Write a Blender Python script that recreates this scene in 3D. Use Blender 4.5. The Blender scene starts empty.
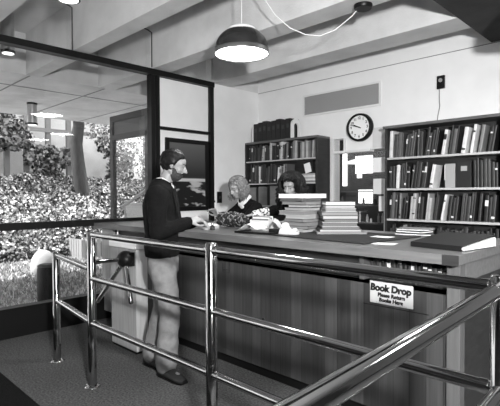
import bpy, bmesh, math, random
from mathutils import Vector, Matrix, noise
random.seed(7)
C = bpy.context.scene.collection
SC = bpy.context.scene
V = Vector
PI = math.pi

# ------------------------------------------------------------ camera
cd = bpy.data.cameras.new('camera')
cam = bpy.data.objects.new('camera', cd)
C.objects.link(cam)
PITCH, ROLL, YAW = 0.0205, -0.0037, 0.7795
fw = V((-math.sin(YAW)*math.cos(PITCH), math.cos(YAW)*math.cos(PITCH), -math.sin(PITCH)))
right = V((0.7113, 0.7028, -0.0037)).normalized()
up = right.cross(fw).normalized()
right = fw.cross(up).normalized()
cam.matrix_world = Matrix(((right.x, up.x, -fw.x, 0), (right.y, up.y, -fw.y, 0), (right.z, up.z, -fw.z, 1.42), (0, 0, 0, 1)))
cd.sensor_fit = 'HORIZONTAL'
cd.sensor_width = 36
cd.lens = 36*452.94/500
cd.clip_start = 0.02
SC.camera = cam

# ------------------------------------------------------------ world, sun, lights, exposure
w = bpy.data.worlds.new('sky'); SC.world = w; w.use_nodes = True
nt = w.node_tree
bg = nt.nodes['Background']
sky = nt.nodes.new('ShaderNodeTexSky'); sky.sky_type = 'NISHITA'; sky.sun_disc = False
sky.sun_elevation = math.radians(50); sky.air_density = 1.5; sky.dust_density = 4
bw = nt.nodes.new('ShaderNodeRGBToBW')
nt.links.new(sky.outputs[0], bw.inputs[0]); nt.links.new(bw.outputs[0], bg.inputs[0])
bg.inputs[1].default_value = 0.75

def light(name, kind, loc, energy, target=None, **kw):
    d = bpy.data.lights.new(name, kind); d.energy = energy
    for k, v in kw.items(): setattr(d, k, v)
    o = bpy.data.objects.new(name, d); C.objects.link(o); o.location = loc
    if target is not None:
        o.rotation_euler = (V(target)-V(loc)).to_track_quat('-Z', 'Y').to_euler()
    return o
light('sun', 'SUN', (-20, -8, 20), 14, target=(-12.2, 3.2, 0), angle=math.radians(1.5))
# the lamp on the right behind the photographer (its shadows fall to the left on beams and counter)
light('key_lamp', 'AREA', (0.78, 0.0, 1.80), 310, target=(-3.0, 4.2, 1.75), shape='DISK', size=0.22)
# unseen fills added behind the camera: a ceiling wash for the chrome, a soft fill
light('fill_uplight', 'AREA', (1.2, -1.0, 1.1), 12, target=(0.6, -0.6, 3.5), shape='DISK', size=.5, spread=math.radians(80))
light('fill_light', 'AREA', (0.8, -0.6, 2.9), 60, target=(-2.2, 2.6, 0.6), shape='RECTANGLE', size=1.6, size_y=1.2)
SC.view_settings.view_transform = 'Standard'
SC.view_settings.look = 'None'
SC.view_settings.gamma = 1
SC.view_settings.use_curve_mapping = False
SC.view_settings.exposure = 0.0

# ------------------------------------------------------------ materials (the photograph is black and white)
MATS = {}
def mat(name, v, rough=0.6, metal=0.0, spec=0.5, var=0.0, scale=8.0, bump=0.0, bscale=40.0, emit=0.0, detail=4, stretch=None, coat=0):
    if name in MATS: return MATS[name]
    m = bpy.data.materials.new(name); m.use_nodes = True
    n = m.node_tree.nodes; l = m.node_tree.links
    b = n['Principled BSDF']
    b.inputs['Base Color'].default_value = (v, v, v, 1)
    b.inputs['Roughness'].default_value = rough
    b.inputs['Metallic'].default_value = metal
    b.inputs['Specular IOR Level'].default_value = spec
    b.inputs['Coat Weight'].default_value = coat
    tc = n.new('ShaderNodeTexCoord')
    src = tc.outputs['Object']
    if stretch:
        mp = n.new('ShaderNodeMapping'); mp.inputs['Scale'].default_value = stretch
        l.new(src, mp.inputs[0]); src = mp.outputs[0]
    if var:
        t = n.new('ShaderNodeTexNoise'); t.inputs['Scale'].default_value = scale; t.inputs['Detail'].default_value = detail
        l.new(src, t.inputs['Vector'])
        r = n.new('ShaderNodeMapRange')
        r.inputs[1].default_value = 0.3; r.inputs[2].default_value = 0.7
        r.inputs[3].default_value = max(0, v*(1-var)); r.inputs[4].default_value = min(1, v*(1+var))
        l.new(t.outputs['Fac'], r.inputs[0]); l.new(r.outputs[0], b.inputs['Base Color'])
    if bump:
        t2 = n.new('ShaderNodeTexNoise'); t2.inputs['Scale'].default_value = bscale; t2.inputs['Detail'].default_value = 3
        l.new(src, t2.inputs['Vector'])
        bp = n.new('ShaderNodeBump'); bp.inputs['Strength'].default_value = bump; bp.inputs['Distance'].default_value = 0.01
        l.new(t2.outputs['Fac'], bp.inputs['Height']); l.new(bp.outputs[0], b.inputs['Normal'])
    if emit:
        b.inputs['Emission Color'].default_value = (1, 1, 1, 1); b.inputs['Emission Strength'].default_value = emit
    MATS[name] = m
    return m

def glass_mat():
    m = bpy.data.materials.new('window_glass'); m.use_nodes = True
    n = m.node_tree.nodes; l = m.node_tree.links
    n.remove(n['Principled BSDF'])
    out = n['Material Output']
    tr = n.new('ShaderNodeBsdfTransparent'); tr.inputs[0].default_value = (.93, .93, .93, 1)
    gl = n.new('ShaderNodeBsdfGlossy'); gl.inputs['Roughness'].default_value = 0.0
    fr = n.new('ShaderNodeFresnel')
    ge = n.new('ShaderNodeNewGeometry'); mr = n.new('ShaderNodeMapRange')      # the thin pane does not bend rays: same reflectance on both sides
    mr.inputs[3].default_value = 1.45; mr.inputs[4].default_value = 1/1.45
    l.new(ge.outputs['Backfacing'], mr.inputs[0]); l.new(mr.outputs[0], fr.inputs[0])
    mx = n.new('ShaderNodeMixShader')
    l.new(fr.outputs[0], mx.inputs[0]); l.new(tr.outputs[0], mx.inputs[1]); l.new(gl.outputs[0], mx.inputs[2])
    l.new(mx.outputs[0], out.inputs[0])
    return m
GLASS = glass_mat()

def plank_mat(name, v, width, var=0.4, rough=0.45, axis='X'):
    m = bpy.data.materials.new(name); m.use_nodes = True
    n = m.node_tree.nodes; l = m.node_tree.links
    b = n['Principled BSDF']; b.inputs['Roughness'].default_value = rough
    tc = n.new('ShaderNodeTexCoord'); sp = n.new('ShaderNodeSeparateXYZ'); l.new(tc.outputs['Object'], sp.inputs[0])
    dv = n.new('ShaderNodeMath'); dv.operation = 'DIVIDE'; dv.inputs[1].default_value = width; l.new(sp.outputs[axis], dv.inputs[0])
    fl = n.new('ShaderNodeMath'); fl.operation = 'FLOOR'; l.new(dv.outputs[0], fl.inputs[0])
    wn = n.new('ShaderNodeTexWhiteNoise'); wn.noise_dimensions = '1D'; l.new(fl.outputs[0], wn.inputs['W'])
    fr = n.new('ShaderNodeMath'); fr.operation = 'FRACT'; l.new(dv.outputs[0], fr.inputs[0])
    seam = n.new('ShaderNodeMath'); seam.operation = 'GREATER_THAN'; seam.inputs[1].default_value = 0.05; l.new(fr.outputs[0], seam.inputs[0])
    mp = n.new('ShaderNodeMapping'); mp.inputs['Scale'].default_value = (40, 40, 1.5); l.new(tc.outputs['Object'], mp.inputs[0])
    ns = n.new('ShaderNodeTexNoise'); ns.inputs['Scale'].default_value = 1.5; ns.inputs['Detail'].default_value = 5; l.new(mp.outputs[0], ns.inputs['Vector'])
    r1 = n.new('ShaderNodeMapRange'); r1.inputs[3].default_value = 1-var; r1.inputs[4].default_value = 1+var; l.new(wn.outputs['Value'], r1.inputs[0])
    r2 = n.new('ShaderNodeMapRange'); r2.inputs[1].default_value = .3; r2.inputs[2].default_value = .7; r2.inputs[3].default_value = .75; r2.inputs[4].default_value = 1.2; l.new(ns.outputs['Fac'], r2.inputs[0])
    r3 = n.new('ShaderNodeMapRange'); r3.inputs[3].default_value = .45; r3.inputs[4].default_value = 1; l.new(seam.outputs[0], r3.inputs[0])
    a = n.new('ShaderNodeMath'); a.operation = 'MULTIPLY'; l.new(r1.outputs[0], a.inputs[0]); l.new(r2.outputs[0], a.inputs[1])
    c = n.new('ShaderNodeMath'); c.operation = 'MULTIPLY'; l.new(a.outputs[0], c.inputs[0]); l.new(r3.outputs[0], c.inputs[1])
    d = n.new('ShaderNodeMath'); d.operation = 'MULTIPLY'; d.inputs[1].default_value = v; l.new(c.outputs[0], d.inputs[0])
    l.new(d.outputs[0], b.inputs['Base Color'])
    return m

CONC = mat('concrete', .62, .85, var=.12, scale=3, bump=.25, bscale=60)
CONC_D = mat('concrete_soffit', .66, .9, var=.16, scale=2.2, bump=.3, bscale=50)
WALL = mat('white_plaster', .78, .8, var=.03, scale=5, bump=.06, bscale=200)
BLACK = mat('black_metal_frame', .006, .4, spec=.25)
CHROME = mat('chrome', .45, .08, metal=1.0)
CARPET = mat('grey_carpet', .095, .95, spec=.1, var=.55, scale=70, bump=.6, bscale=160)
MATD = mat('dark_doormat', .010, .95, spec=.1, var=.5, scale=120, bump=.8, bscale=300)
OAK = mat('oak_worktop', .12, .34, var=.2, scale=3, stretch=(1.2, 14, 14))
OAKL = mat('pale_oak', .34, .4, var=.16, scale=3, stretch=(14, 14, 1))
PANEL = plank_mat('counter_planks', .045, .098, var=.35)
DARKWOOD = mat('dark_wood', .022, .5, var=.3, scale=4, stretch=(2, 2, 10))
SHELFEDGE = mat('shelf_wood', .09, .5, var=.2, scale=4)
DARK = mat('dark_void', .012, .8)
WHITE = mat('white_paper', .82, .7)
PAGES = mat('book_pages', .34, .8, var=.15, scale=4, stretch=(1, 1, 120))
SKIN = mat('skin', .25, .5, var=.05, scale=20)

# ------------------------------------------------------------ mesh helpers
class MB:
    def __init__(s): s.bm = bmesh.new(); s.mi = 0
    def _fin(s, faces, smooth):
        for f in faces:
            f.material_index = s.mi; f.smooth = smooth
    def box(s, a, b, M=None):
        x0, y0, z0 = a; x1, y1, z1 = b
        if x0 > x1: x0, x1 = x1, x0
        if y0 > y1: y0, y1 = y1, y0
        if z0 > z1: z0, z1 = z1, z0
        vs = [V((x, y, z)) for z in (z0, z1) for y in (y0, y1) for x in (x0, x1)]
        if M: vs = [M @ v for v in vs]
        v = [s.bm.verts.new(p) for p in vs]
        fs = [s.bm.faces.new([v[i] for i in q]) for q in ((0,2,3,1),(4,5,7,6),(0,1,5,4),(2,6,7,3),(0,4,6,2),(1,3,7,5))]
        s._fin(fs, False); return s
    def loft(s, rings, caps=True, smooth=True, closed=True):
        R = [[s.bm.verts.new(p) for p in r] for r in rings]
        fs = []
        n = len(R[0])
        for i in range(len(R)-1):
            for j in range(n if closed else n-1):
                k = (j+1) % n
                fs.append(s.bm.faces.new((R[i][j], R[i][k], R[i+1][k], R[i+1][j])))
        s._fin(fs, smooth)
        if caps:
            c = [s.bm.faces.new(list(reversed(R[0]))), s.bm.faces.new(R[-1])]
            s._fin(c, False)
            for f in c:
                for e in f.edges: e.smooth = False
        return s
    def tube(s, pts, r, n=12, caps=True, smooth=True):
        pts = [V(p) for p in pts]
        rr = r if isinstance(r, (list, tuple)) else [r]*len(pts)
        rings = []
        t0 = (pts[1]-pts[0]).normalized()
        a = t0.orthogonal().normalized()
        for i, p in enumerate(pts):
            if i == 0: t = t0
            elif i == len(pts)-1: t = (pts[-1]-pts[-2]).normalized()
            else: t = ((pts[i+1]-p).normalized()+(p-pts[i-1]).normalized()).normalized()
            a = (a - t*a.dot(t)).normalized(); b = t.cross(a)
            rings.append([p+(a*math.cos(2*PI*j/n)+b*math.sin(2*PI*j/n))*rr[i] for j in range(n)])
        return s.loft(rings, caps, smooth)
    def lathe(s, prof, c=(0,0,0), n=32, caps=True, M=None):
        c = V(c); rings = []
        for r, z in prof:
            ring = [V((r*math.cos(2*PI*j/n), r*math.sin(2*PI*j/n), z)) for j in range(n)]
            if M: ring = [M @ p for p in ring]
            rings.append([p+c for p in ring])
        return s.loft(rings, caps)
    def ell(s, c, r, R=None, seg=20):
        mtx = Matrix.Translation(V(c)) @ (R.to_4x4() if R is not None else Matrix()) @ Matrix.Diagonal((*r, 1))
        d = bmesh.ops.create_uvsphere(s.bm, u_segments=seg, v_segments=max(6, seg//2), radius=1, matrix=mtx)
        fs = set(f for v in d['verts'] for f in v.link_faces)
        s._fin(fs, True); return s
    def cone(s, p0, p1, r0, r1, seg=12):   # tapered limb with round ends
        p0, p1 = V(p0), V(p1); d = (p1-p0); L = d.length
        if L < 1e-6: return s.ell(p0, (r0, r0, r0), seg=seg)
        t = d/L; a = t.orthogonal().normalized(); b = t.cross(a); rings = []
        K = 4
        for k in range(K+1):
            an = -PI/2*(1-k/K*1.0)*0.97; rings.append((p0+t*r0*math.sin(an), r0*math.cos(an)))
        for k in range(K+1):
            an = PI/2*k/K*0.97; rings.append((p1+t*r1*math.sin(an), r1*math.cos(an)))
        return s.loft([[c+(a*math.cos(2*PI*j/seg)+b*math.sin(2*PI*j/seg))*r for j in range(seg)] for c, r in rings])
    def mesh(s, name, mats):
        me = bpy.data.meshes.new(name)
        bmesh.ops.recalc_face_normals(s.bm, faces=s.bm.faces)
        s.bm.to_mesh(me); s.bm.free()
        for m in (mats if isinstance(mats, (list, tuple)) else [mats]): me.materials.append(m)
        return me
    def build(s, name, mats, parent=None, bevel=0.0, loc=None):
        o = bpy.data.objects.new(name, s.mesh(name, mats)); C.objects.link(o)
        if parent: o.parent = parent
        if loc is not None: o.location = loc
        if bevel:
            md = o.modifiers.new('bevel', 'BEVEL'); md.width = bevel; md.segments = 2; md.limit_method = 'ANGLE'
        return o

def tag(o, label=None, cat=None, group=None, kind=None):
    if label: o['label'] = label
    if cat: o['category'] = cat
    if group: o['group'] = group
    if kind: o['kind'] = kind
    return o
def empty(name, loc=(0,0,0), rz=0):
    o = bpy.data.objects.new(name, None); C.objects.link(o); o.location = loc; o.rotation_euler = (0,0,rz)
    o.empty_display_size = .1
    return o
def box(name, a, b, m, parent=None, bevel=0.0):
    return MB().box(a, b).build(name, m, parent, bevel)
def struct(name, mb, m, bevel=0):
    return tag(mb.build(name, m, None, bevel), kind='structure')

# ============================================================ STRUCTURE
XW, YB, ZB = -4.855, 5.1, 2.97
struct('floor', MB().box((-4.84, -3, -.12), (4, 7, 0)), CARPET)
# walls
struct('wall_left', MB().box((XW-.12, 4.155, 0), (XW, 5.25, 3.5)).box((XW-.12, 3.27, 0), (XW, 4.09, 2.235)).box((XW-.12, 3.27, 2.275), (XW, 4.09, 2.895)), WALL)
wb = MB().box((XW, YB, 0), (-3.47, YB+.15, 3.5)).box((-2.69, YB, 0), (-1.45, YB+.15, 3.5)).box((-3.47, YB, 2.14), (-2.69, YB+.15, 3.5)).box((-3.47, YB, 0), (-2.69, YB+.15, .8)).box((-3.27, YB, 1.97), (-2.69, YB+.15, 2.14))
struct('wall_back', wb, WALL)
struct('trim_1', MB().box((XW+.005, YB-.004, 2.958), (-1.45, YB+.01, 2.966)), mat('joint_line', .2))
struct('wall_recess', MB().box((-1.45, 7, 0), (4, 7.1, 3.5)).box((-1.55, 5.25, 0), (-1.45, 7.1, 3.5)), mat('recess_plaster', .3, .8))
struct('wall_right', MB().box((4, -3, 0), (4.1, 7.1, 3.5)), mat('hall_plaster', .12, .8))
struct('wall_front', MB().box((-4.84, -3.1, 0), (4.1, -3, 3.5)), mat('hall_plaster', .12, .8))
# ceiling slab over room and outside terrace
struct('ceiling', MB().box((-9.13, -3.1, 3.5), (4.1, 9, 3.75)), CONC)
struct('trim_2', MB().box((-9.4, -3.1, ZB), (-6.2, 9, 3.75)), CONC_D)
struct('trim_3', MB().box((-6.93, -3.0, ZB-.006), (-6.905, 9, ZB+.01)), mat('joint_line', .2))
k = 4
for y0, y1 in ((-1.9, -1.65), (-.9, -.65), (.06, .3), (1.06, 1.345), (2.16, 2.345), (3.155, 3.41), (4.17, 4.51)):
    struct('trim_%d' % k, MB().box((-6.21, y0, ZB), (-1.53, y1, 3.52)), CONC); k += 1
struct('trim_%d' % k, MB().box((-1.53, -3, ZB), (-.9, 7, 3.52)), mat('shaded_concrete_girder', .03, .9, var=.3, scale=4, bump=.3)); k += 1  # unlit girder: its shade is put into the near-black concrete colour
struct('trim_%d' % k, MB().box((XW-.15, 4.5, ZB), (XW+.002, 5.1, 3.5)), CONC); k += 1
# cross joints on outer soffit
for y in (1.2, 2.2, 3.25, 4.3, 5.3):
    struct('trim_%d' % k, MB().box((-9.35, y, ZB-.005), (-6.22, y+.02, ZB+.01)), mat('joint_line', .2)); k += 1
# glazing: black frame with glass
win = tag(empty('window_1'), kind='structure')
f = MB()
f.box((XW-.06, -3, 0), (XW+.05, 3.14, .285)).box((XW-.05, -3, .285), (XW+.07, 3.14, .30))
f.box((XW-.04, -3, 1.065), (XW+.04, 3.14, 1.137))
f.box((XW-.05, -3, 2.90), (XW+.06, 4.16, 2.968))
f.box((XW-.05, 3.14, 0), (XW+.05, 3.195, 2.9)).box((XW-.04, 3.215, 0), (XW+.04, 3.27, 2.9))
f.box((XW-.05, -1.5, .3), (XW+.05, -1.44, 2.9))
f.build('frame', BLACK, win)
MB().box((XW-.03, 3.195, 0), (XW+.02, 3.215, 2.9)).build('metal_strip', mat('dull_aluminium', .35, .4, metal=.8), win)
g = MB().box((XW-.003, -3, .29), (XW+.003, 3.15, 2.92))
g.build('glass', GLASS, win)
g2 = MB()
ys = [-3, -1.9, -1.65, -.9, -.65, .06, .3, 1.06, 1.345, 2.16, 2.345, 3.155, 3.41, 4.17]
for i in range(0, len(ys)-1, 2): g2.box((XW-.003, ys[i], 2.965), (XW+.003, ys[i+1], 3.5))
g2.build('upper_glass', GLASS, win)
# black frame around the solid bay
win2 = tag(empty('trim_30'), kind='structure')
MB().box((XW-.05, 4.09, 0), (XW+.05, 4.155, 2.9)).box((XW-.04, 3.27, 2.235), (XW+.04, 4.09, 2.275)).build('black_post', BLACK, win2)
# glazed screen outside
scr = tag(empty('window_2'), kind='structure')
FR = mat('grey_metal_frame', .05, .45)
MB().box((-5.87, 3.15, 0), (-5.80, 3.21, 2.5)).box((-5.80, 3.15, 2.42), (-4.92, 3.21, 2.5)).box((-5.80, 3.15, 2.17), (-4.92, 3.21, 2.24)).box((-5.80, 3.15, 0), (-4.92, 3.21, .15)).box((-4.98, 3.15, .15), (-4.92, 3.21, 2.42)).build('frame', FR, scr)
MB().box((-5.80, 3.177, .15), (-4.98, 3.183, 2.17)).build('glass', GLASS, scr)
MB().box((-5.80, 3.17, 2.24), (-4.98, 3.19, 2.42)).build('transom_panel', mat('grey_panel', .10, .4), scr)
# opening to the back office
win3 = tag(empty('window_3'), kind='structure')
MB().box((-3.49, YB-.03, .8), (-3.455, YB+.1, 2.15)).box((-3.455, YB-.04, 1.945), (-2.9, YB+.06, 1.975)).box((-3.30, YB-.02, 1.975), (-3.27, YB+.1, 2.14)).box((-2.725, YB-.02, .8), (-2.695, YB+.1, 1.60)).build('frame', mat('white_paint', .7, .5), win3)
MB().box((-3.455, YB, .8), (-2.70, YB+.005, 1.945)).box((-3.455, YB, 1.975), (-3.30, YB+.005, 2.14)).build('glass', GLASS, win3)
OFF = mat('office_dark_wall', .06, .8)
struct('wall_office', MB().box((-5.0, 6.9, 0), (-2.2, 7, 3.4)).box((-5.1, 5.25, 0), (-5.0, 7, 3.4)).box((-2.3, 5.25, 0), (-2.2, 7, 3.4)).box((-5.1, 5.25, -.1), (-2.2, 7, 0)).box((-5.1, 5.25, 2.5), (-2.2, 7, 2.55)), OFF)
w4 = tag(empty('window_4'), kind='structure')
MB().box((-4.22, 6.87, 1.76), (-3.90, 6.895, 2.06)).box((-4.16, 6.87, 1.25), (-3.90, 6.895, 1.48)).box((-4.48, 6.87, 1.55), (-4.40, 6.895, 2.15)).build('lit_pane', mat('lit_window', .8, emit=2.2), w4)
# doormat
tag(MB().box((-4.7, -.6, 0.0), (-.9, 1.14, .012)).build('doormat', MATD), 'large dark entrance mat on the carpet at the lower left corner', 'doormat')
# light switch plate
sw = tag(empty('light_switch', (XW, 4.29, 1.37)), 'small black switch plate on the white wall right of the framed photograph', 'switch')
MB().box((0, -.045, -.08), (.01, .045, .08)).build('plate', BLACK, sw, .003); MB().box((.01, -.008, -.02), (.02, .008, .02)).build('toggle', mat('dark_plastic', .05), sw)

# framed picture on the left wall
fp = tag(empty('framed_picture', (XW, 3.72, 1.67)), 'tall black framed photograph of a dark sky above a bright shore, behind the bearded man', 'picture')
pb = MB(); hw, hh = .355, .475
pb.box((.0, -hw, -hh), (.03, -hw+.055, hh)).box((.0, hw-.055, -hh), (.03, hw, hh)).box((0, -hw+.055, hh-.055), (.03, hw-.055, hh)).box((0, -hw+.055, -hh), (.03, hw-.055, -hh+.055))
pb.build('frame', BLACK, fp, .003)
def picture_mat():
    m = bpy.data.materials.new('seascape_print'); m.use_nodes = True
    n = m.node_tree.nodes; l = m.node_tree.links; b = n['Principled BSDF']; b.inputs['Roughness'].default_value = .3
    tc = n.new('ShaderNodeTexCoord'); sp = n.new('ShaderNodeSeparateXYZ'); l.new(tc.outputs['Object'], sp.inputs[0])
    ns = n.new('ShaderNodeTexNoise'); ns.inputs['Scale'].default_value = 5; ns.inputs['Detail'].default_value = 5
    mp = n.new('ShaderNodeMapping'); mp.inputs['Scale'].default_value = (1, .8, 2.2); l.new(tc.outputs['Object'], mp.inputs[0]); l.new(mp.outputs[0], ns.inputs['Vector'])
    cr = n.new('ShaderNodeValToRGB'); l.new(ns.outputs['Fac'], cr.inputs[0])
    e = cr.color_ramp.elements; e[0].position = .54; e[0].color = (.01, .01, .01, 1); e[1].position = .62; e[1].color = (.4, .4, .4, 1)
    zr = n.new('ShaderNodeMapRange'); zr.inputs[1].default_value = -.42; zr.inputs[2].default_value = .42; l.new(sp.outputs['Z'], zr.inputs[0])
    c2 = n.new('ShaderNodeValToRGB'); l.new(zr.outputs[0], c2.inputs[0])
    e = c2.color_ramp.elements; e[0].position = .34; e[0].color = (0, 0, 0, 1); e[1].position = 1; e[1].color = (.10, .10, .10, 1)
    for p, c in ((.36, .35), (.44, .5), (.455, .03), (.5, .022)): q = e.new(p); q.color = (c, c, c, 1)
    mk = n.new('ShaderNodeMath'); mk.operation = 'LESS_THAN'; mk.inputs[1].default_value = .40; l.new(zr.outputs[0], mk.inputs[0])
    mx = n.new('ShaderNodeMix'); mx.data_type = 'RGBA'; l.new(mk.outputs[0], mx.inputs[0]); l.new(c2.outputs[0], mx.inputs[6]); l.new(cr.outputs[0], mx.inputs[7])
    l.new(mx.outputs[2], b.inputs['Base Color']); return m
MB().box((.0, -hw+.055, -hh+.055), (.012, hw-.055, hh-.055)).build('print', picture_mat(), fp)

# ============================================================ OUTDOORS
struct('ground', MB().box((-30, -14, -.3), (XW-.02, 24, -.02)), mat('outdoor_ground', .30, .9, var=.45, scale=9, bump=.6, bscale=40))
import array
def quads_mesh(name, quads, mats, mi=None):
    me = bpy.data.meshes.new(name)
    vs = []; fs = []
    for q in quads:
        b = len(vs); vs.extend(q); fs.append(tuple(range(b, b+len(q))))
    me.from_pydata(vs, [], fs)
    for m in (mats if isinstance(mats, (list, tuple)) else [mats]): me.materials.append(m)
    if mi: me.polygons.foreach_set('material_index', mi)
    me.update()
    return me
rnd = random.Random(3)
def leafq(p, s, up_bias=.5, dirx=1.0):
    n = V((rnd.gauss(0, 1)+dirx, rnd.gauss(0, 1), rnd.gauss(0, 1)+up_bias)).normalized()
    a = n.orthogonal().normalized(); a = Matrix.Rotation(rnd.random()*6.28, 3, n) @ a; b = n.cross(a)
    s *= rnd.uniform(.6, 1.3)
    p = V(p)
    return [p-a*s*.5, p-a*s*.1+b*s*.36+n*s*.08, p+a*s*.55, p-a*s*.1-b*s*.36+n*s*.08]
def leaf_material(name, v0, v1):
    m = bpy.data.materials.new(name); m.use_nodes = True
    n = m.node_tree.nodes; l = m.node_tree.links; b = n['Principled BSDF']; b.inputs['Roughness'].default_value = .4
    b.inputs['Base Color'].default_value = (v1, v1, v1, 1)
    gi = n.new('ShaderNodeNewGeometry'); r = n.new('ShaderNodeMapRange'); r.inputs[3].default_value = v0; r.inputs[4].default_value = v1; r.interpolation_type = 'SMOOTHSTEP'; r.inputs[1].default_value = .25
    l.new(gi.outputs['Random Per Island'], r.inputs[0]); l.new(r.outputs[0], b.inputs['Base Color'])
    return m
LEAF = leaf_material('ivy_leaves', .02, .7)
LEAF2 = leaf_material('tree_leaves', .12, .9)
# ivy bank: slope rising from the lawn
def bank_h(x, y):
    t = max(0, min(1, (-10.3 - x)/3.6)); return -.02 + 1.9*t**.8 + .25*noise.noise(V((x*.6, y*.6, 0)))*min(1, t*5)
bm_ = MB(); N = 40
rings = []
for i in range(17):
    x = -10.3 - 4.2*i/16
    rings.append([V((x, -2+18*j/N, bank_h(x, -2+18*j/N)-.08)) for j in range(N+1)])
bm_.loft(rings, caps=False, closed=False)
struct('ground_bank', bm_, mat('dark_soil', .02, .95))
q = []
for _ in range(56000):
    x = -10.35 - 3.9*rnd.random(); y = rnd.uniform(0, 13)
    q.append(leafq((x, y, bank_h(x, y)+rnd.uniform(-.05, .22)*(.6+.8*noise.noise(V((x*1.3, y*1.3, 5))))), .085, .6))
o = bpy.data.objects.new('ivy_groundcover', quads_mesh('ivy_groundcover', q, LEAF)); C.objects.link(o)
tag(o, 'dense leafy ivy covering the bank beyond the lawn outside', 'ivy', kind='stuff')
# garden wall behind, with pilasters
PALE = mat('pale_concrete', .85, .8, var=.1, scale=2)
gw = tag(MB().box((-15.2, -2, 0), (-14.9, 8.1, 6.5)).build('garden_building', [PALE]), 'pale rendered building wall rising behind the ivy outside', 'building')
for i, y in enumerate((4.4, 4.95, 5.6, 6.25)):
    tag(MB().box((-14.55, y, .8), (-14.42, y+.14, 5.0)).build('pergola_post', mat('weathered_post', .30, .8)), ['slim weathered post among ivy, farthest left outside', 'slim weathered post in the ivy, second from left outside', 'slim weathered post in the ivy, third from left outside', 'slim weathered post in the ivy nearest the thick trunk'][i], 'post', 'slim posts against the building outside')
tag(MB().box((-14.41, 3.5, 3.35), (-14.37, 7.2, 3.47)).build('pergola_rail', mat('weathered_post', .30, .8)), 'horizontal weathered rail fixed across the slim posts outside', 'rail')
q = []
for _ in range(15000):
    y = rnd.uniform(2.5, 8.3); z = 1.6+3.2*rnd.random()**1.2
    d = noise.noise(V((y*.8, z*.8, 2)))+ .25*noise.noise(V((y*2.5, z*2.5, 9)))
    if d + (2.7-z)*.30 < 0.02: continue
    q.append(leafq((-14.25+rnd.uniform(-.15, .35)+.2*d, y, z), .14, .4))
o = bpy.data.objects.new('wall_ivy', quads_mesh('wall_ivy', q, leaf_material('wall_ivy_leaves', .01, .5))); C.objects.link(o)
tag(o, 'ivy climbing the posts and building wall above the bank', 'ivy', kind='stuff')
# trunk and tree
def tree(name, base, h, r, crown, n, rad, label, seed, mt):
    t = tag(empty(name, base), label, 'tree')
    rr = random.Random(seed); pts = []; x = y = 0
    for i in range(7):
        pts.append((x, y, h*i/6)); x += rr.uniform(-.08, .08); y += rr.uniform(-.08, .08)
    tb = MB().tube(pts, [r*(1.15-.45*i/6) for i in range(7)], 12)
    for a in range(6):
        an = rr.uniform(0, 6.28); e = rr.uniform(.5, 1.1)
        tb.tube([pts[4], V(pts[4])+V((math.cos(an)*e*.5, math.sin(an)*e*.5, .7)), V(pts[4])+V((math.cos(an)*e*1.4, math.sin(an)*e*1.4, 1.2))], [r*.4, r*.28, r*.1], 7)
    tb.build('trunk', mt, t)
    q = []
    cl = [(V(crown)+V((rr.gauss(0, rad[0]*.5), rr.gauss(0, rad[1]*.5), rr.gauss(0, rad[2]*.5))), rr.uniform(.3, .6)) for _ in range(26)]
    for _ in range(n):
        c, s = rr.choice(cl); v = V((rr.gauss(0, 1), rr.gauss(0, 1), rr.gauss(0, 1))).normalized()*s*rr.uniform(.6, 1.05)
        q.append(leafq(c+v, .095, .3))
    o = bpy.data.objects.new('foliage', quads_mesh('foliage', q, LEAF2)); C.objects.link(o); o.parent = t
BARK = mat('grey_bark', .05, .9, var=.3, scale=6, bump=.8, bscale=14, stretch=(3, 3, .6))
tree('leafy_tree', (-12.9, 6.05, 1.3), 3.2, .19, (0, 1.0, 2.5), 3000, (1.0, .8, .7), 'leafy tree with a thick grey trunk growing from the ivy bank', 4, BARK)
tree('leafy_tree', (-15.0, 9.6, 0), 3.4, .2, (0, .2, 3.5), 6000, (1.2, 1.4, 1.2), 'smaller leafy tree against the bright sky behind the glazed screen', 8, BARK)
tree('leafy_tree', (-18.6, 13.2, 0), 3.0, .2, (0, .2, 2.9), 6000, (1.5, 1.7, 1.2), 'distant leafy tree farthest right, seen through the glazed screen', 11, BARK)
# lawn
q = []
for _ in range(26000):
    x = rnd.uniform(-10.3, -5.3); y = rnd.uniform(0, 9.0)
    if (-7 < x < -6.2 and 3.9 < y < 4.5) or (abs(x+10.1) < .4 and abs(y-4.95) < .5) or math.hypot(x+5.85, y-2.26) < .16 or math.hypot(x+8.6, y-3.25) < .26: continue
    h = rnd.uniform(.03, .08); a = rnd.random()*6.28
    dx, dy = math.cos(a)*.014, math.sin(a)*.014
    q.append([V((x-dx, y-dy, -.02)), V((x+dx, y+dy, -.02)), V((x+rnd.gauss(0, .03), y+rnd.gauss(0, .03), h-.02))])
o = bpy.data.objects.new('lawn', quads_mesh('lawn', q, leaf_material('grass_blades', .15, .6))); C.objects.link(o)
tag(o, 'short pale grass lawn outside the window', 'grass', kind='stuff')
# bollard, boulder, slatted box
bo = tag(empty('bollard', (-5.85, 2.26, -.02)), 'dark metal cylinder bollard standing on the lawn just outside the window', 'bollard')
MB().lathe([(.12, 0), (.12, .50), (.105, .53)], n=28).build('post', BLACK, bo)
MB().lathe([(.115, .528), (.115, .545), (.09, .56)], n=28).build('cap', mat('dark_plastic', .05), bo)
st = MB().ell((0, 0, .12), (.22, .24, .30), seg=24)
for v in st.bm.verts: v.co *= 1+.18*noise.noise(v.co*2.2)
tag(st.build('boulder', mat('pale_stone', .42, .8, var=.15, scale=5), loc=(-8.6, 3.25, -.02)), 'pale rounded boulder on the lawn behind the dark bollard', 'boulder')
sb = tag(empty('slatted_planter', (-10.1, 4.95, -.02)), 'weathered slatted wooden planter box at the foot of the ivy bank', 'planter')
s_ = MB()
for i in range(7): s_.box((.30, -.42+i*.12, .0), (.33, -.42+i*.12+.10, .42))
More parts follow.
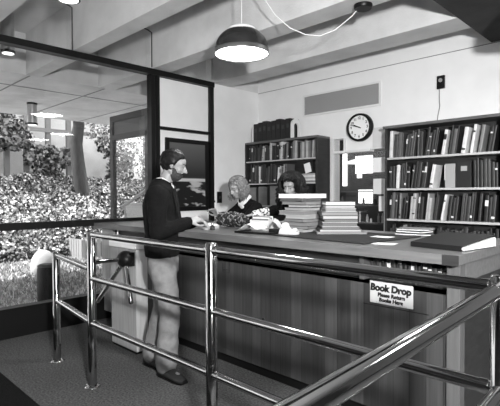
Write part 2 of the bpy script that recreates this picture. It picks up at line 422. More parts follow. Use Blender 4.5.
for i in range(5): s_.box((-.30+i*.125, -.42, 0), (-.30+i*.125+.10, -.39, .42))
s_.box((-.3, -.39, 0), (.30, .42, .36)); s_.build('slats', mat('weathered_post', .30, .8), sb)
pw = tag(MB().box((-6.9, 4.0, -.02), (-6.3, 4.35, 1.22)).box((-6.93, 3.97, 1.22), (-6.27, 4.38, 1.27)).build('low_wall', PALE, None, .01), 'pale low concrete wall end beyond the glazed screen', 'wall')
# exterior hand rail
hr = tag(empty('stair_handrail', (-5.9, 3.6, -.02)), 'pale sloping handrail seen through the glazed screen', 'handrail')
MB().tube([(-.45, 0, 1.24), (.4, 0, 1.56)], .025, 10).build('rail', mat('pale_metal', .7, .4), hr)
for x, z in ((-.35, 1.27), (.3, 1.52)): MB().tube([(x, 0, 0), (x, 0, z)], .018, 8).build('post', mat('pale_metal', .7, .4), hr)
# downlights
def downlight(loc, h, r, label):
    t = tag(empty('cylinder_downlight', loc), label, 'lamp', 'cylinder downlights under the concrete ceiling')
    MB().lathe([(r, 0), (r, h)], n=28, caps=True).build('housing', mat('brushed_aluminium', .5, .3, metal=.9), t)
    MB().lathe([(r*1.08, -.02), (r*1.08, .012)], n=28).build('trim_ring', BLACK, t)
    MB().lathe([(r*.9, -.022), (r*.9, -.019)], n=28).build('lens', mat('downlight_lens', .7, emit=2.5), t)
    if h < .5 and loc[2]+h < 3.4: MB().lathe([(r*1.05, h-.03), (r*1.05, h)], n=28).build('mounting_plate', BLACK, t)
downlight((-8.036, 2.889, 2.62), .35, .078, 'aluminium cylinder downlight fixed under the outer soffit')
downlight((-5.65, 1.775, 3.06), .44, .07, 'aluminium cylinder downlight outside at the upper left corner')
downlight((-3.56, 1.565, 2.98), .52, .085, 'round downlight at the top edge, nearest the camera')

# ============================================================ PENDANT LAMPS
def pendant(loc, label, swag=False):
    t = tag(empty('pendant_lamp', loc), label, 'lamp', 'domed pendant lamps over the desk')
    r = .232; pr = []
    for i in range(13):
        a = PI/2*i/12*.93; pr.append((r*math.cos(a)**.8*.985, .035+.185*math.sin(a)))
    inn = [(x-.006, z-.005) for x, z in reversed(pr)]
    MB().lathe(pr+inn[:], n=48, caps=False).build('shade', mat('dark_enamel', .022, .25), t)
    MB().lathe([(r, 0), (r, .036), (r-.008, .036), (r-.008, 0), (r, 0)], n=48, caps=False).build('rim', mat('brushed_aluminium', .5, .3, metal=.9), t)
    MB().lathe([(.001, .236), (.085, .232), (.112, .222), (.125, .207), (.122, .200)], n=32, caps=False).build('top_vent', mat('white_enamel', .75, .4), t)
    MB().lathe([(r-.01, .012), (r-.03, .006), (.12, -.006), (.001, -.010)], n=40, caps=False).build('diffuser', mat('lamp_diffuser', .8, emit=30), t)
    top = 3.5-loc[2]
    MB().tube([(0, 0, .2), (0, 0, top)], .0036, 8).build('cord', mat('white_cord', .75, .5), t)
    if swag:
        ps = [(-2.72, 2.752, 3.48), (-2.68, 2.79, 3.22), (-2.618, 2.838, 3.055), (-2.553, 2.892, 2.925), (-2.457, 2.973, 2.813), (-2.361, 3.054, 2.755), (-2.266, 3.134, 2.739), (-2.171, 3.214, 2.785), (-2.108, 3.267, 2.848), (-2.064, 3.304, 2.896), (-2.02, 3.34, 2.96)]
        MB().tube([V(p)-V(loc) for p in ps], .0042, 8).build('swag_cord', mat('white_cord', .75, .5), t)
        MB().lathe([(.068, 2.935-loc[2]), (.075, 2.945-loc[2]), (.075, 2.968-loc[2])], c=(-1.975-loc[0], 3.33-loc[1], 0), n=28).build('ceiling_canopy', BLACK, t)
    ld = bpy.data.lights.new('lamp_light', 'SPOT'); ld.energy = 42; ld.spot_size = math.radians(150); ld.spot_blend = .5; ld.shadow_soft_size = .12
    lo = bpy.data.objects.new('lamp_light', ld); C.objects.link(lo); lo.parent = t; lo.location = (0, 0, -.06)
    return t
pendant((-2.77, 2.71, 2.60), 'black domed pendant lamp with a glowing white underside above the counter', True)
pendant((-.80, 3.75, 2.60), 'black domed pendant lamp off to the right, near the right bookcase')
pendant((.447, 3.77, 2.60), 'black domed pendant lamp farthest right, mirrored in the glass only')

# conduits on beam faces
for i, (pts, lab) in enumerate((([(-4.12, 1.35, 3.44), (-4.9, 2.09, 3.44), (-4.9, 2.145, 3.42), (-4.9, 2.145, 2.97)], 'thin dark cable running down the nearest beam face at upper left'), ([(-4.55, 2.36, 3.42), (-4.87, 3.09, 3.42), (-4.87, 3.14, 3.40), (-4.87, 3.14, 2.98)], 'thin dark cable dropping down the second beam to the window frame'))):
    pts[2:] = [(-4.79, pts[2][1], pts[2][2]), (-4.79, pts[3][1], pts[3][2])]; pts[1] = (-4.79, pts[1][1], pts[1][2])
    t = tag(MB().tube(pts, .008, 8).build('conduit', mat('dark_cable', .05, .6)), lab, 'cable', 'cables on the concrete beams')

# ============================================================ BACK WALL ITEMS
# vent
vt = tag(empty('vent_grille', (-3.37, YB, 2.645)), 'long grey ventilation grille in the back wall above the clock', 'vent')
MB().box((-.60, -.02, .125), (.60, 0, .15)).box((-.60, -.02, -.15), (.60, 0, -.125)).box((-.60, -.02, -.125), (-.575, 0, .125)).box((.575, -.02, -.125), (.60, 0, .125)).build('frame', mat('white_paint', .7, .5), vt)
vs_ = MB().box((-.575, -.003, -.125), (.575, 0, .125))
for i in range(20): vs_.box((-.575, -.014, -.121+i*.0125), (.575, -.003, -.121+i*.0125+.006))
vs_.build('louvre_panel', mat('grille_grey', .34, .6), vt)
# text helper
def text_mesh(name, s, size, M, m, parent, offset=0.0, ext=.0006, shear=0):
    cu = bpy.data.curves.new(name, 'FONT'); cu.body = s; cu.size = size; cu.align_x = 'CENTER'; cu.align_y = 'CENTER'; cu.offset = offset; cu.extrude = ext; cu.shear = shear
    cu.resolution_u = 3
    o = bpy.data.objects.new(name, cu); C.objects.link(o)
    dg = bpy.context.evaluated_depsgraph_get(); me = bpy.data.meshes.new_from_object(o.evaluated_get(dg))
    bpy.data.objects.remove(o); me.transform(M); me.materials.clear(); me.materials.append(m)
    return me
def join_meshes(name, mes, m, parent):
    bm = bmesh.new()
    for me in mes: bm.from_mesh(me); bpy.data.meshes.remove(me)
    me = bpy.data.meshes.new(name); bm.to_mesh(me); bm.free(); me.materials.append(m)
    o = bpy.data.objects.new(name, me); C.objects.link(o); o.parent = parent; return o
FACE_MY = Matrix.Rotation(PI/2, 4, 'X')      # xy text -> faces -Y
# clock
ck = tag(empty('wall_clock', (-3.045, YB, 2.252)), 'round white wall clock with a thick black rim and black numerals', 'clock')
Mx = Matrix.Rotation(PI/2, 4, 'X')
R_ = .172
MB().lathe([(R_, 0), (R_+.006, .02), (R_, .075), (R_-.022, .078), (R_-.024, .06)], n=56, caps=False, M=Mx).build('rim', BLACK, ck)
MB().lathe([(R_-.018, .05), (R_-.018, .058)], n=56, M=Mx).build('dial', WHITE, ck)
mes = []
for h in range(1, 13):
    a = PI/2 - h*PI/6
    mes.append(text_mesh('n', str(h), .046, Matrix.Translation((math.cos(a)*.115, -.0595, math.sin(a)*.115)) @ FACE_MY, BLACK, ck, .0012))
join_meshes('numerals', mes, BLACK, ck)
tk = MB()
for i in range(60):
    a = i*PI/30; L = .008 if i % 5 else .014
    M = Matrix.Rotation(a, 4, 'Y'); tk.box((-.0012, -.0605, .151-L), (.0012, -.059, .151), M)
tk.build('minute_marks', BLACK, ck)
for nm, a, L, wd, yy in (('hour_hand', 294, .085, .006, -.064), ('minute_hand', 288, .13, .004, -.067)):
    M = Matrix.Rotation(math.radians(a), 4, 'Y'); MB().box((-wd, yy, -.028), (wd, yy+.002, L), M).build(nm, BLACK, ck)
MB().lathe([(.008, .058), (.008, .07)], n=12, M=Mx).build('centre_cap', BLACK, ck)
# thermostat with cable
th = tag(empty('thermostat', (-2.04, YB, 2.648)), 'small black thermostat box high on the white back wall, thin wire hanging', 'thermostat')
MB().box((-.042, -.03, -.072), (.042, 0, .072)).build('case', BLACK, th, .004)
MB().lathe([(.022, .028), (.022, .036)], c=(0, 0, .02), n=20, M=Mx).build('dial', mat('grey_plastic', .3), th)
MB().tube([(-.02, -.008, -.07), (-.02, -.008, -.2), (-.015, -.008, -.26), (-.035, -.008, -.36), (-.045, -.008, -.45)], .005, 6).build('wire', mat('grey_wire', .25), th)
# pinned papers right of opening
for x0, z0, x1, z1, lab, v in ((-2.885, 1.985, -2.72, 2.232, 'large blank sheet taped on the wall just left of the right bookcase, topmost', .62), (-2.88, 1.68, -2.70, 1.86, 'white notice taped above the lower sheets beside the right bookcase', .8), (-2.875, 1.41, -2.70, 1.60, 'pale notice taped at mid height left of the right bookcase', .66), (-2.80, 1.20, -2.69, 1.385, 'small pale note taped lowest left of the right bookcase', .7)):
    tag(MB().box((x0, YB-.006, z0), (x1, YB-.003, z1)).build('paper_notice', mat('notice_%d' % int(v*100), v, .8)), lab, 'paper', 'notices taped on the wall')

# ============================================================ BOOKS AND BOOKCASES
COV = [mat('cover_%d' % i, v, .5, var=.15, scale=14) for i, v in enumerate((.004, .007, .011, .018, .03, .05, .09, .17, .36, .62))]
TONE = ['black', 'black', 'very dark', 'very dark', 'dark grey', 'dark grey', 'mid grey', 'light grey', 'pale', 'white']
ORD = ['first','second','third','fourth','fifth','sixth','seventh','eighth','ninth','tenth','eleventh','twelfth','thirteenth','fourteenth','fifteenth','sixteenth','seventeenth','eighteenth','nineteenth','twentieth','twenty-first','twenty-second','twenty-third','twenty-fourth','twenty-fifth','twenty-sixth','twenty-seventh','twenty-eighth','twenty-ninth','thirtieth','thirty-first','thirty-second','thirty-third','thirty-fourth','thirty-fifth','thirty-sixth','thirty-seventh','thirty-eighth','thirty-ninth','fortieth','forty-first','forty-second','forty-third','forty-fourth','forty-fifth','forty-sixth','forty-seventh','forty-eighth','forty-ninth','fiftieth']
brnd = random.Random(21)
WEIGHTS = [5, 6, 6, 6, 6, 5, 5, 4, 3, 3]
def book_mesh(t, d, h, ci, band):
    """upright book, spine towards -Y, lower left corner at the origin"""
    b = MB(); c = .003
    b.mi = 0
    b.box((0, .006, 0), (c, d, h)).box((t-c, .006, 0), (t, d, h))
    n = 6; ring = []
    for z in (0, h):
        ring.append([V((t/2-(t/2)*math.cos(PI*i/n), .006-.006*math.sin(PI*i/n), z)) for i in range(n+1)]+[V((t-c, .012, z)), V((c, .012, z))])
    b.loft(ring, smooth=False)
    b.mi = 1; b.box((c, .010, .004), (t-c, d-.005, h-.004))
    b.mi = 2
    if band:
        for z0, z1 in band: b.box((t*.1, -.0016, h*z0), (t*.9, .004, h*z1))
    return b.mesh('book', [COV[ci], PAGES, COV[9] if ci < 6 else COV[1]])
def shelf_row(x0, x1, y, z, hmax, where, group, plan, tmin=.016, tmax=.042, name='book', w=WEIGHTS, pal=None, dd=(.15, .2)):
    """plan: list of (count, lean degrees, lo, hi tones); stops at x1"""
    x = x0; i = 0
    for cnt, lean, lo, hi in plan:
        th = math.radians(lean); first = True; hm = 0
        for _ in range(cnt):
            t = brnd.uniform(tmin, tmax); h = hmax*brnd.uniform(.74, .95); d = brnd.uniform(*dd)
            if x + t/math.cos(th) + h*math.sin(abs(th)) > x1: return i
            cs = [k_ for k_ in range(10) if lo <= k_ <= hi]
            ci = brnd.choices(cs, [w[k_] for k_ in cs])[0]
            band = brnd.choice([None, [(.72, .78)], [(.12, .2)], [(.8, .84), (.2, .24)], None, [(.6, .82)]]) if t > .018 and brnd.random() < .5 else None
            me = book_mesh(t, d, h, ci, band)
            o = bpy.data.objects.new(name, me); C.objects.link(o)
            yy = y + brnd.uniform(0, .02)
            # lean with top towards +X: lower right corner rests on the shelf
            me.transform(Matrix.Translation((-t, 0, 0)))
            o.rotation_euler = (0, th, 0)
            o.location = (x + t*math.cos(th), yy, z+.0012)
            sz = 'tall' if h > hmax*.89 else ('short' if h < hmax*.79 else 'medium')
            wd = 'thick' if t > .034 else ('thin' if t < .022 else 'plain')
            tag(o, '%s %s book, %s from the left, %s' % (sz if wd == 'plain' else wd, TONE[ci], ORD[min(i, 49)], where), 'book', group)
            x += t/math.cos(th) + .0012; i += 1
            hm = max(hm, h)
        x += .004 + (hm*math.sin(th) if th > 0 else 0)
    return i
def bookcase(loc, x0, x1, d, ztop, shelves, label, sidew=.025, base=0.0, topover=0.0, lip=.022, side_mat=None):
    t = tag(empty('bookcase', loc), label, 'bookcase')
    s = side_mat or DARKWOOD
    MB().box((x0, 0, base), (x0+sidew, d, ztop-.03)).build('side_panel', s, t)
    MB().box((x1-sidew, 0, base), (x1, d, ztop-.03)).build('side_panel', s, t)
    MB().box((x0-topover, -topover, ztop-.03), (x1+topover, d, ztop)).build('top_panel', SHELFEDGE, t, .002)
    MB().box((x0+sidew, d-.012, base), (x1-sidew, d, ztop-.03)).build('back_panel', DARKWOOD, t)
    for z in shelves:
        MB().box((x0+sidew, .0, z-lip), (x1-sidew, d-.012, z)).build('shelf', mat('shelf_edge_light', .42, .45, var=.1), t)
    return t
# --- left bookcase in the corner
LB = (-4.19, 4.8, 0)
bookcase(LB, -.655, .672, .29, 2.18, [1.895, 1.57, 1.25, .93, .6, .1], 'dark wooden bookcase in the back left corner behind the two women', lip=.018)
def tx(px): return px
g1 = 'books on the top shelf of the left bookcase'
shelf_row(-4.81, -3.56, 4.83, 1.895, .268, 'top shelf of left bookcase', g1, [(5, 3, 3, 6), (3, 0, 2, 5), (1, 6, 7, 9), (3, 2, 1, 4), (1, 0, 8, 9), (4, 3, 1, 3), (2, 0, 8, 9), (5, 3, 2, 7), (6, 2, 3, 8), (6, 0, 4, 8), (8, 3, 5, 8)])
g2 = 'books on the middle shelf of the left bookcase'
shelf_row(-4.81, -4.0, 4.83, 1.57, .30, 'middle shelf of left bookcase', g2, [(5, 3, 2, 6), (1, 0, 9, 9), (5, 4, 2, 5), (3, 3, 3, 7), (2, 5, 8, 9), (3, 3, 6, 8), (3, 4, 6, 8)])
# flat pile and card on the middle shelf right end
for i in range(5):
    t_ = .022; z = 1.5712+i*.0235
    o = MB().box((-.11, -.08, 0), (.11, .08, t_)).build('flat_book', COV[[7, 9, 8, 9, 8][i]], loc=(-3.70+.004*(i % 2), 4.93, z))
    tag(o, 'pale flat volume on the left bookcase, %s in its pile' % ['lowest', 'second from the bottom', 'middle one', 'second from the top', 'topmost'][i], 'book', 'flat pile on the middle shelf of the left bookcase')
tag(MB().box((-.05, -.004, 0), (.05, .004, .13), Matrix.Rotation(-.25, 4, 'Y')).build('white_card', WHITE, loc=(-3.73, 4.90, 1.703)), 'white card propped on the flat pile in the left bookcase', 'card')
g3 = 'large pale volumes on the lower shelf of the left bookcase'
x = -4.80
for i, (wd, v, h) in enumerate(((.14, 7, .26), (.045, 1, .25), (.17, 7, .27), (.05, 1, .26), (.18, 8, .28), (.06, 2, .27), (.16, 7, .25), (.07, 3, .26), (.15, 6, .26))):
    if x+wd > -3.56: break
    o = MB().box((0, 0, 0), (wd, .02+.01*(i % 3), h)).build('magazine', COV[v], loc=(x, 4.84, 1.2512)); x += wd+.004
    tag(o, '%s large magazine, %s from the left, lower shelf of left bookcase' % (TONE[v], ORD[i]), 'magazine', g3)
# row of binders on top with bookends
ax = -4.78; adx = .088
for i in range(8):
    b = empty('ledger_volume', (ax+.06+i*adx, 4.86, 2.1812))
    tag(b, 'thick black ledger, %s from the left, on top of left bookcase' % ORD[i], 'book', 'black ledgers on top of the left bookcase')
    hgt = .27+.012*(i % 3)
    MB().box((0, 0, 0), (adx-.004, .006, hgt)).box((0, .006, 0), (.004, .2, hgt)).box((adx-.008, .006, 0), (adx-.004, .2, hgt)).build('cover', COV[brnd.choice([0, 1, 1])], b)
    MB().box((.004, .006, .005), (adx-.008, .19, hgt-.008)).build('pages', PAGES, b)
    MB().box((.02, -.002, hgt*.55), (adx-.024, .0, hgt*.75)).build('spine_label', COV[4], b)
for i, (xx, lab) in enumerate(((ax+.02, 'pale bookend at the left end of the ledger row on the left bookcase'), (ax+.065+8*adx, 'white arched bookend at the right end of the ledger row on the left bookcase'))):
    bk = MB(); out = []; inn = []
    for j in range(13):
        a = PI*j/12
        out.append((-math.cos(a)*.10, .19+math.sin(a)*.09)); inn.append((-math.cos(a)*.05, .17+math.sin(a)*.05))
    out = [(-.10, 0)]+out+[(.10, 0)]; inn = [(-.05, 0.02)]+inn+[(.05, .02)]
    def ringy(o_, i_, xx_): return [V((xx_, .1+o_[0], o_[1])), V((xx_, .1+i_[0], i_[1]))]
    rings = []
    for o2, i2 in zip(out, inn):
        rings.append([V((0, .1+o2[0], o2[1])), V((.025, .1+o2[0], o2[1])), V((.025, .1+i2[0], i2[1])), V((0, .1+i2[0], i2[1]))])
    bk.loft(rings, smooth=False)
    tag(bk.build('bookend', mat('white_paint', .7, .5), loc=(xx, 4.86, 2.1812)), lab, 'bookend')
# --- right bookcase
bookcase((-2.56, 4.8, 0), 0, 1.235, .29, 2.185, [1.823, 1.474, 1.129, .78, .43, .1], 'wide dark bookcase with pale shelf edges on the right of the back wall', topover=.02)
RP = '%s shelf of right bookcase'
shelf_row(-2.53, -1.36, 4.82, 1.823, .325, RP % 'top', 'books on the top shelf of the right bookcase', [(1, 2, 8, 9), (4, 3, 2, 8), (4, 7, 3, 8), (2, 2, 4, 6), (5, 8, 1, 5), (1, 9, 9, 9), (3, 8, 1, 7), (1, 9, 8, 9), (1, 9, 9, 9), (1, 9, 7, 7), (6, 9, 2, 7), (4, 9, 2, 6), (1, 10, 9, 9), (6, 9, 2, 7)])
n2 = shelf_row(-2.53, -1.92, 4.82, 1.474, .32, RP % 'second', 'books on the second shelf of the right bookcase', [(2, 2, 1, 5), (1, 3, 9, 9), (4, 3, 1, 6), (5, 7, 1, 5), (1, 9, 9, 9), (3, 9, 2, 9), (2, 8, 2, 5), (1, 4, 9, 9), (3, 2, 1, 4), (2, 2, 1, 4)])
# boxes in the middle of that shelf
bx = tag(empty('magazine_file', (-1.89, 4.83, 1.4752)), 'plain light grey magazine file among the books on the second shelf', 'file box')
MB().box((0, 0, 0), (.10, .2, .25)).build('case', mat('light_card', .30, .7), bx, .002)
MB().box((-.004, -.004, .08), (.0, .0, .24)).build('edge_strip', WHITE, bx)
fb = tag(empty('magazine_file', (-1.78, 4.83, 1.4752)), 'wide dark file box with a small pale label on the second shelf', 'file box')
MB().box((0, 0, 0), (.15, .2, .27)).build('case', COV[1], fb, .002); MB().box((.05, -.003, .17), (.11, 0, .22)).build('label_card', mat('light_card', .30, .7), fb)
shelf_row(-1.61, -1.36, 4.82, 1.474, .31, 'after the file boxes, right bookcase', 'books at the right end of the second shelf of the right bookcase', [(8, -1, 1, 4), (8, -1, 1, 4)], w=[3]*10, tmin=.026, tmax=.04)
shelf_row(-2.53, -1.36, 4.82, 1.129, .32, RP % 'third', 'books on the third shelf of the right bookcase', [(3, 4, 2, 6), (1, 3, 7, 7), (2, 6, 1, 3), (2, 5, 8, 9), (2, 5, 1, 3), (2, 6, 6, 8), (2, 8, 1, 4), (1, 10, 9, 9), (3, 6, 2, 6), (5, 5, 3, 5), (1, 5, 2, 3), (9, 4, 1, 3), (1, 4, 5, 6), (9, 4, 1, 4)])
shelf_row(-2.53, -1.36, 4.82, .78, .31, 'fourth shelf of right bookcase', 'books on the fourth shelf of the right bookcase', [(6, 4, 0, 4), (1, 0, 7, 8), (9, 3, 0, 4), (6, 8, 0, 4), (9, 3, 0, 5), (9, 0, 0, 4)])

# office clutter seen through the opening
oc = tag(empty('office_shelf', (-3.5, 5.7, 0)), 'dim shelf unit with objects seen through the office opening', 'shelf')
sh = MB()
for z in (1.0, 1.25, 1.45): sh.box((-.35, 0, z-.015), (.55, .25, z))
sh.build('shelf_board', SHELFEDGE, oc)
MB().box((-.35, 0, 0), (-.32, .25, 1.45)).build('side_panel', DARKWOOD, oc); MB().box((.52, 0, 0), (.55, .25, 1.45)).build('side_panel', DARKWOOD, oc)
orr = random.Random(5)
for i in range(14):
    x = -3.80+.06*i; zz = 1.0012 if i % 3 else 1.2512
    h = orr.uniform(.06, .16); r = orr.uniform(.014, .026)
    o = MB().lathe([(r, 0), (r, h*.7), (r*.5, h*.8), (r*.5, h)], n=12).build('glass_jar', mat('jar_%d' % (i % 3), (.1, .4, .7)[i % 3], .2), loc=(x, 5.82, zz))
    tag(o, '%s jar on the dim office shelf, %s from the left' % (('dark', 'grey', 'pale')[i % 3], ORD[i]), 'jar', 'jars on the office shelf')
olamp = tag(empty('hanging_shade', (-3.35, 5.5, 1.83)), 'white flat lamp shade hanging inside the office opening', 'lamp')
MB().lathe([(.17, 0), (.17, .02), (.05, .06), (.02, .06)], n=28).build('shade', mat('lit_shade', .8, emit=.9), olamp); MB().tube([(0, 0, .06), (0, 0, .64)], .005, 6).build('cord', BLACK, olamp)
MB().box((-.03, 0.04, -.2), (.03, .08, 0)).build('bulb_tube', mat('lit_shade', .8, emit=.9), olamp)
light('office_light', 'AREA', (-3.3, 6.2, 2.45), 14, target=(-3.3, 6.2, 0), size=.4)

# ============================================================ COUNTER
ct = tag(empty('circulation_counter', (0, 0, 0)), 'long wooden library counter with vertical planks, shelf recess and thick worktop', 'counter')
CX0, CX1 = XW+.01, -.885
MB().box((CX0, 2.38, 1.045), (CX1+.02, 3.5, 1.10)).build('worktop', OAK, ct, .003)
MB().box((-4.6, 2.49, .10), (-.955, 2.52, .885)).build('front_panel', PANEL, ct)
MB().box((CX0, 2.49, .10), (-4.6, 2.52, 1.045)).build('front_panel', OAKL, ct)
MB().box((CX0, 2.56, 0), (-.95, 2.60, .10)).build('toe_kick', BLACK, ct)
MB().box((-4.6, 2.49, .865), (-.955, 2.53, .885)).build('panel_rail', SHELFEDGE, ct)
MB().box((-4.6, 2.56, .885), (-1.50, 2.58, 1.045)).build('recess_board', DARKWOOD, ct)
MB().box((-1.50, 2.49, .885), (-1.47, 2.80, 1.045)).build('recess_divider', mat('recess_divider', .07, .5), ct)
MB().box((-1.47, 2.52, .87), (-.955, 2.80, .885)).build('recess_shelf', DARKWOOD, ct)
MB().box((-1.47, 2.78, .885), (-.955, 2.80, 1.045)).build('recess_back', DARKWOOD, ct)
MB().box((-.955, 2.47, 0), (-.885, 2.54, 1.045)).build('corner_post', mat('corner_oak', .085, .5, var=.2, scale=3, stretch=(14, 14, 1)), ct, .002)
MB().box((-.945, 2.54, .0), (-.895, 3.42, .94)).build('end_panel', DARKWOOD, ct)
MB().box((-.945, 2.54, .94), (-.885, 3.46, 1.045)).build('end_rail', OAK, ct)
MB().box((-.945, 2.38, 1.045), (-.86, 2.378, 1.10)).build('worktop_corner_block', DARKWOOD, ct)
MB().box((CX0, 3.40, .10), (-.95, 3.42, 1.045)).build('rear_panel', DARKWOOD, ct)
# book drop flap outline and small access plate
MB().box((-1.47, 2.487, .737), (-1.06, 2.49, .741)).build('drop_flap_seam', BLACK, ct)
MB().box((-2.78, 2.484, .78), (-2.775, 2.49, .87)).box((-2.70, 2.484, .78), (-2.695, 2.49, .87)).box((-2.775, 2.484, .78), (-2.70, 2.49, .785)).box((-2.775, 2.484, .80), (-2.72, 2.49, .805)).build('access_plate', DARKWOOD, ct)
MB().lathe([(.012, 0), (.012, .008)], c=(-2.32, 2.49, .47), n=14, M=Mx).build('lock', CHROME, ct)
# books in the recess
shelf_row(-1.465, -.965, 2.545, .885, .145, 'recess under the worktop', 'small books under the worktop', [(30, 0, 1, 5), ], tmin=.014, tmax=.03, dd=(.10, .14), w=[5, 5, 5, 5, 4, 3, 2, 1, 1, 1])
# sign
sg = tag(empty('book_drop_sign', (-1.283, 2.482, .822), 0), 'white hand lettered Book Drop card fixed to the counter front', 'sign')
MB().box((-.137, -.004, -.066), (.137, 0, .066)).build('card', mat('sign_card', .42, .7), sg, .002)
mes = [text_mesh('t', 'Book Drop', .056, Matrix.Translation((-.004, -.0045, .028)) @ FACE_MY, BLACK, sg, .0034, shear=.08),
       text_mesh('t', 'Please Return', .031, Matrix.Translation((.002, -.0045, -.013)) @ FACE_MY, BLACK, sg, .0022, shear=.08),
       text_mesh('t', 'Books Here', .031, Matrix.Translation((0, -.0045, -.043)) @ FACE_MY, BLACK, sg, .0022, shear=.08)]
join_meshes('lettering', mes, BLACK, sg)
ul = MB()
for i in range(18): ul.box((-.095+i*.011, -.0052, -.061), (-.095+i*.011+.006, -.004, -.059))
ul.build('underline', BLACK, sg)

# ============================================================ THINGS ON THE COUNTER
ZC = 1.1012
def pile_book(loc, wx, dy, h, rz, ci, label, group, rounded=True):
    t = tag(empty('stacked_book', loc, rz), label, 'book', group); c = min(.0035, h*.16)
    MB().box((-wx/2, -dy/2, 0), (wx/2, dy/2, c)).box((-wx/2, -dy/2, h-c), (wx/2, dy/2, h)).box((-wx/2, dy/2-.004, c), (wx/2, dy/2, h-c)).build('cover', COV[ci], t)
    MB().box((-wx/2+.005, -dy/2+.004, c), (wx/2-.005, dy/2-.004, h-c)).build('pages', brnd.choice([PAGES, mat('aged_pages', .2, .8, var=.2, scale=4, stretch=(1, 1, 120)), mat('dull_pages', .12, .8, var=.2, scale=4, stretch=(1, 1, 120))]) if 'topmost' not in label else WHITE, t)
POS = ['lowest', 'second from the bottom', 'third from the bottom', 'fourth from the bottom', 'fifth from the bottom', 'sixth from the bottom', 'fifth from the top', 'fourth from the top', 'third from the top', 'second from the top', 'topmost']
def stack(cx, cy, spec, which, group, jx=.01):
    z = ZC; n = len(spec)
    for i, (h, wx, dy, ci, ox, rz) in enumerate(spec):
        pos = 'topmost' if i == n-1 else ('lowest' if i == 0 else ORD[i]+' from the bottom')
        pile_book((cx+ox, cy, z), wx, dy, h, rz, ci, '%s flat book, %s, in the %s' % (TONE[ci], pos, which), group)
        z += h+.0008
R45 = math.radians(-8)
stack(-2.335, 2.98, [(.030, 0.224, .20, 8, .0, R45), (.024, 0.232, .2, 3, .0, .1), (.030, 0.215, .19, 7, .01, .0), (.026, 0.232, .20, 5, .0, R45), (.030, 0.206, .20, 8, .0, .05), (.034, 0.267, .22, 8, -.03, .0), (.026, 0.224, .2, 6, .0, R45), (.022, 0.206, .2, 4, .03, .1), (.026, 0.258, .2, 7, -.01, .0), (.024, 0.275, .22, 2, -.02, R45), (.038, 0.296, .27, 8, .0, .02)], 'taller pile', 'books in the taller pile on the counter')
bl = tag(empty('desk_blotter', (-1.87, 2.83, ZC), -.08), 'large dark desk blotter under the shorter pile of books', 'blotter')
MB().box((-.42, -.30, 0), (.42, .40, .008)).build('pad', mat('blotter_dark', .02, .6, spec=.2), bl, .002)
ZC += .0095
stack(-2.01, 3.02, [(.014, .38, .25, 7, .01, .75), (.020, .32, .24, 5, .0, .75), (.018, .29, .23, 6, .0, .78), (.036, .27, .22, 8, .0, .72), (.020, .26, .22, 4, .0, .78), (.028, .27, .22, 3, .0, .74), (.026, .28, .23, 5, -.01, .77), (.026, .24, .20, 8, .0, .8), (.024, .23, .20, 2, .0, .76), (.026, .23, .20, 6, .0, .78)], 'shorter pile on the dark blotter', 'books in the shorter pile on the counter')
ZC = 1.1012
# binder
bi = tag(empty('ring_binder', (-1.035, 2.765, ZC), math.radians(-9)), 'large black ring binder, wedge shaped, with white pages at the right end of the counter', 'binder')
BB = mat('binder_black', .006, .6, spec=.25)
def wedge(x0, x1, y0, y1, zn0, zn1, zf0, zf1): return MB().loft([[V((x, y0, zn0)), V((x, y1, zf0)), V((x, y1, zf1)), V((x, y0, zn1))] for x in (x0, x1)], smooth=False)
wedge(-.16, .16, -.18, .18, 0, .004, 0, .004).build('rear_cover', BB, bi)
wedge(-.16, .16, -.185, .18, .024, .029, .064, .069).build('front_cover', BB, bi)
wedge(-.16, .155, -.185, -.180, 0, .024, 0, .0245).build('spine', BB, bi)
wedge(-.15, .168, -.172, .172, .005, .018, .005, .055).build('pages', WHITE, bi)
# folders
for i, (x, y, a, wx, dy, h, v, lab) in enumerate(((-1.545, 3.36, .3, .26, .2, .014, 6, 'grey folder lowest under the other folders left of the binder'), (-1.54, 3.35, -.1, .22, .18, .022, 4, 'dark folder in the middle of the folders left of the binder'), (-1.53, 3.35, .2, .24, .2, .012, 7, 'light folder on top of the folders left of the binder'))):
    z = ZC+[0, .015, .038][i]
    t = tag(empty('folder', (x, y, z), a), lab, 'folder', 'folders left of the black binder')
    MB().box((-wx/2, -dy/2, 0), (wx/2, dy/2, h*.3)).box((-wx/2, -dy/2, h*.7), (wx/2, dy/2, h)).box((-wx/2, -dy/2, h*.3), (-wx/2+.003, dy/2, h*.7)).build('cover', COV[v], t)
    MB().box((-wx/2+.004, -dy/2+.005, h*.3), (wx/2-.006, dy/2-.005, h*.7)).build('sheets', WHITE, t)
for i, (x, y, a) in enumerate(((-1.40, 2.62, .2), (-1.58, 2.93, -.35))):
    tag(MB().box((-.07, -.05, 0), (.07, .05, .0015)).build('paper_slip', WHITE, loc=(x, y, ZC+(.0 if i == 0 else .010))), ['white paper slip near the counter edge right of the blotter', 'white paper slip lying on the right corner of the blotter'][i], 'paper')
bpy.data.objects['paper_slip'].rotation_euler = (0, 0, .2)
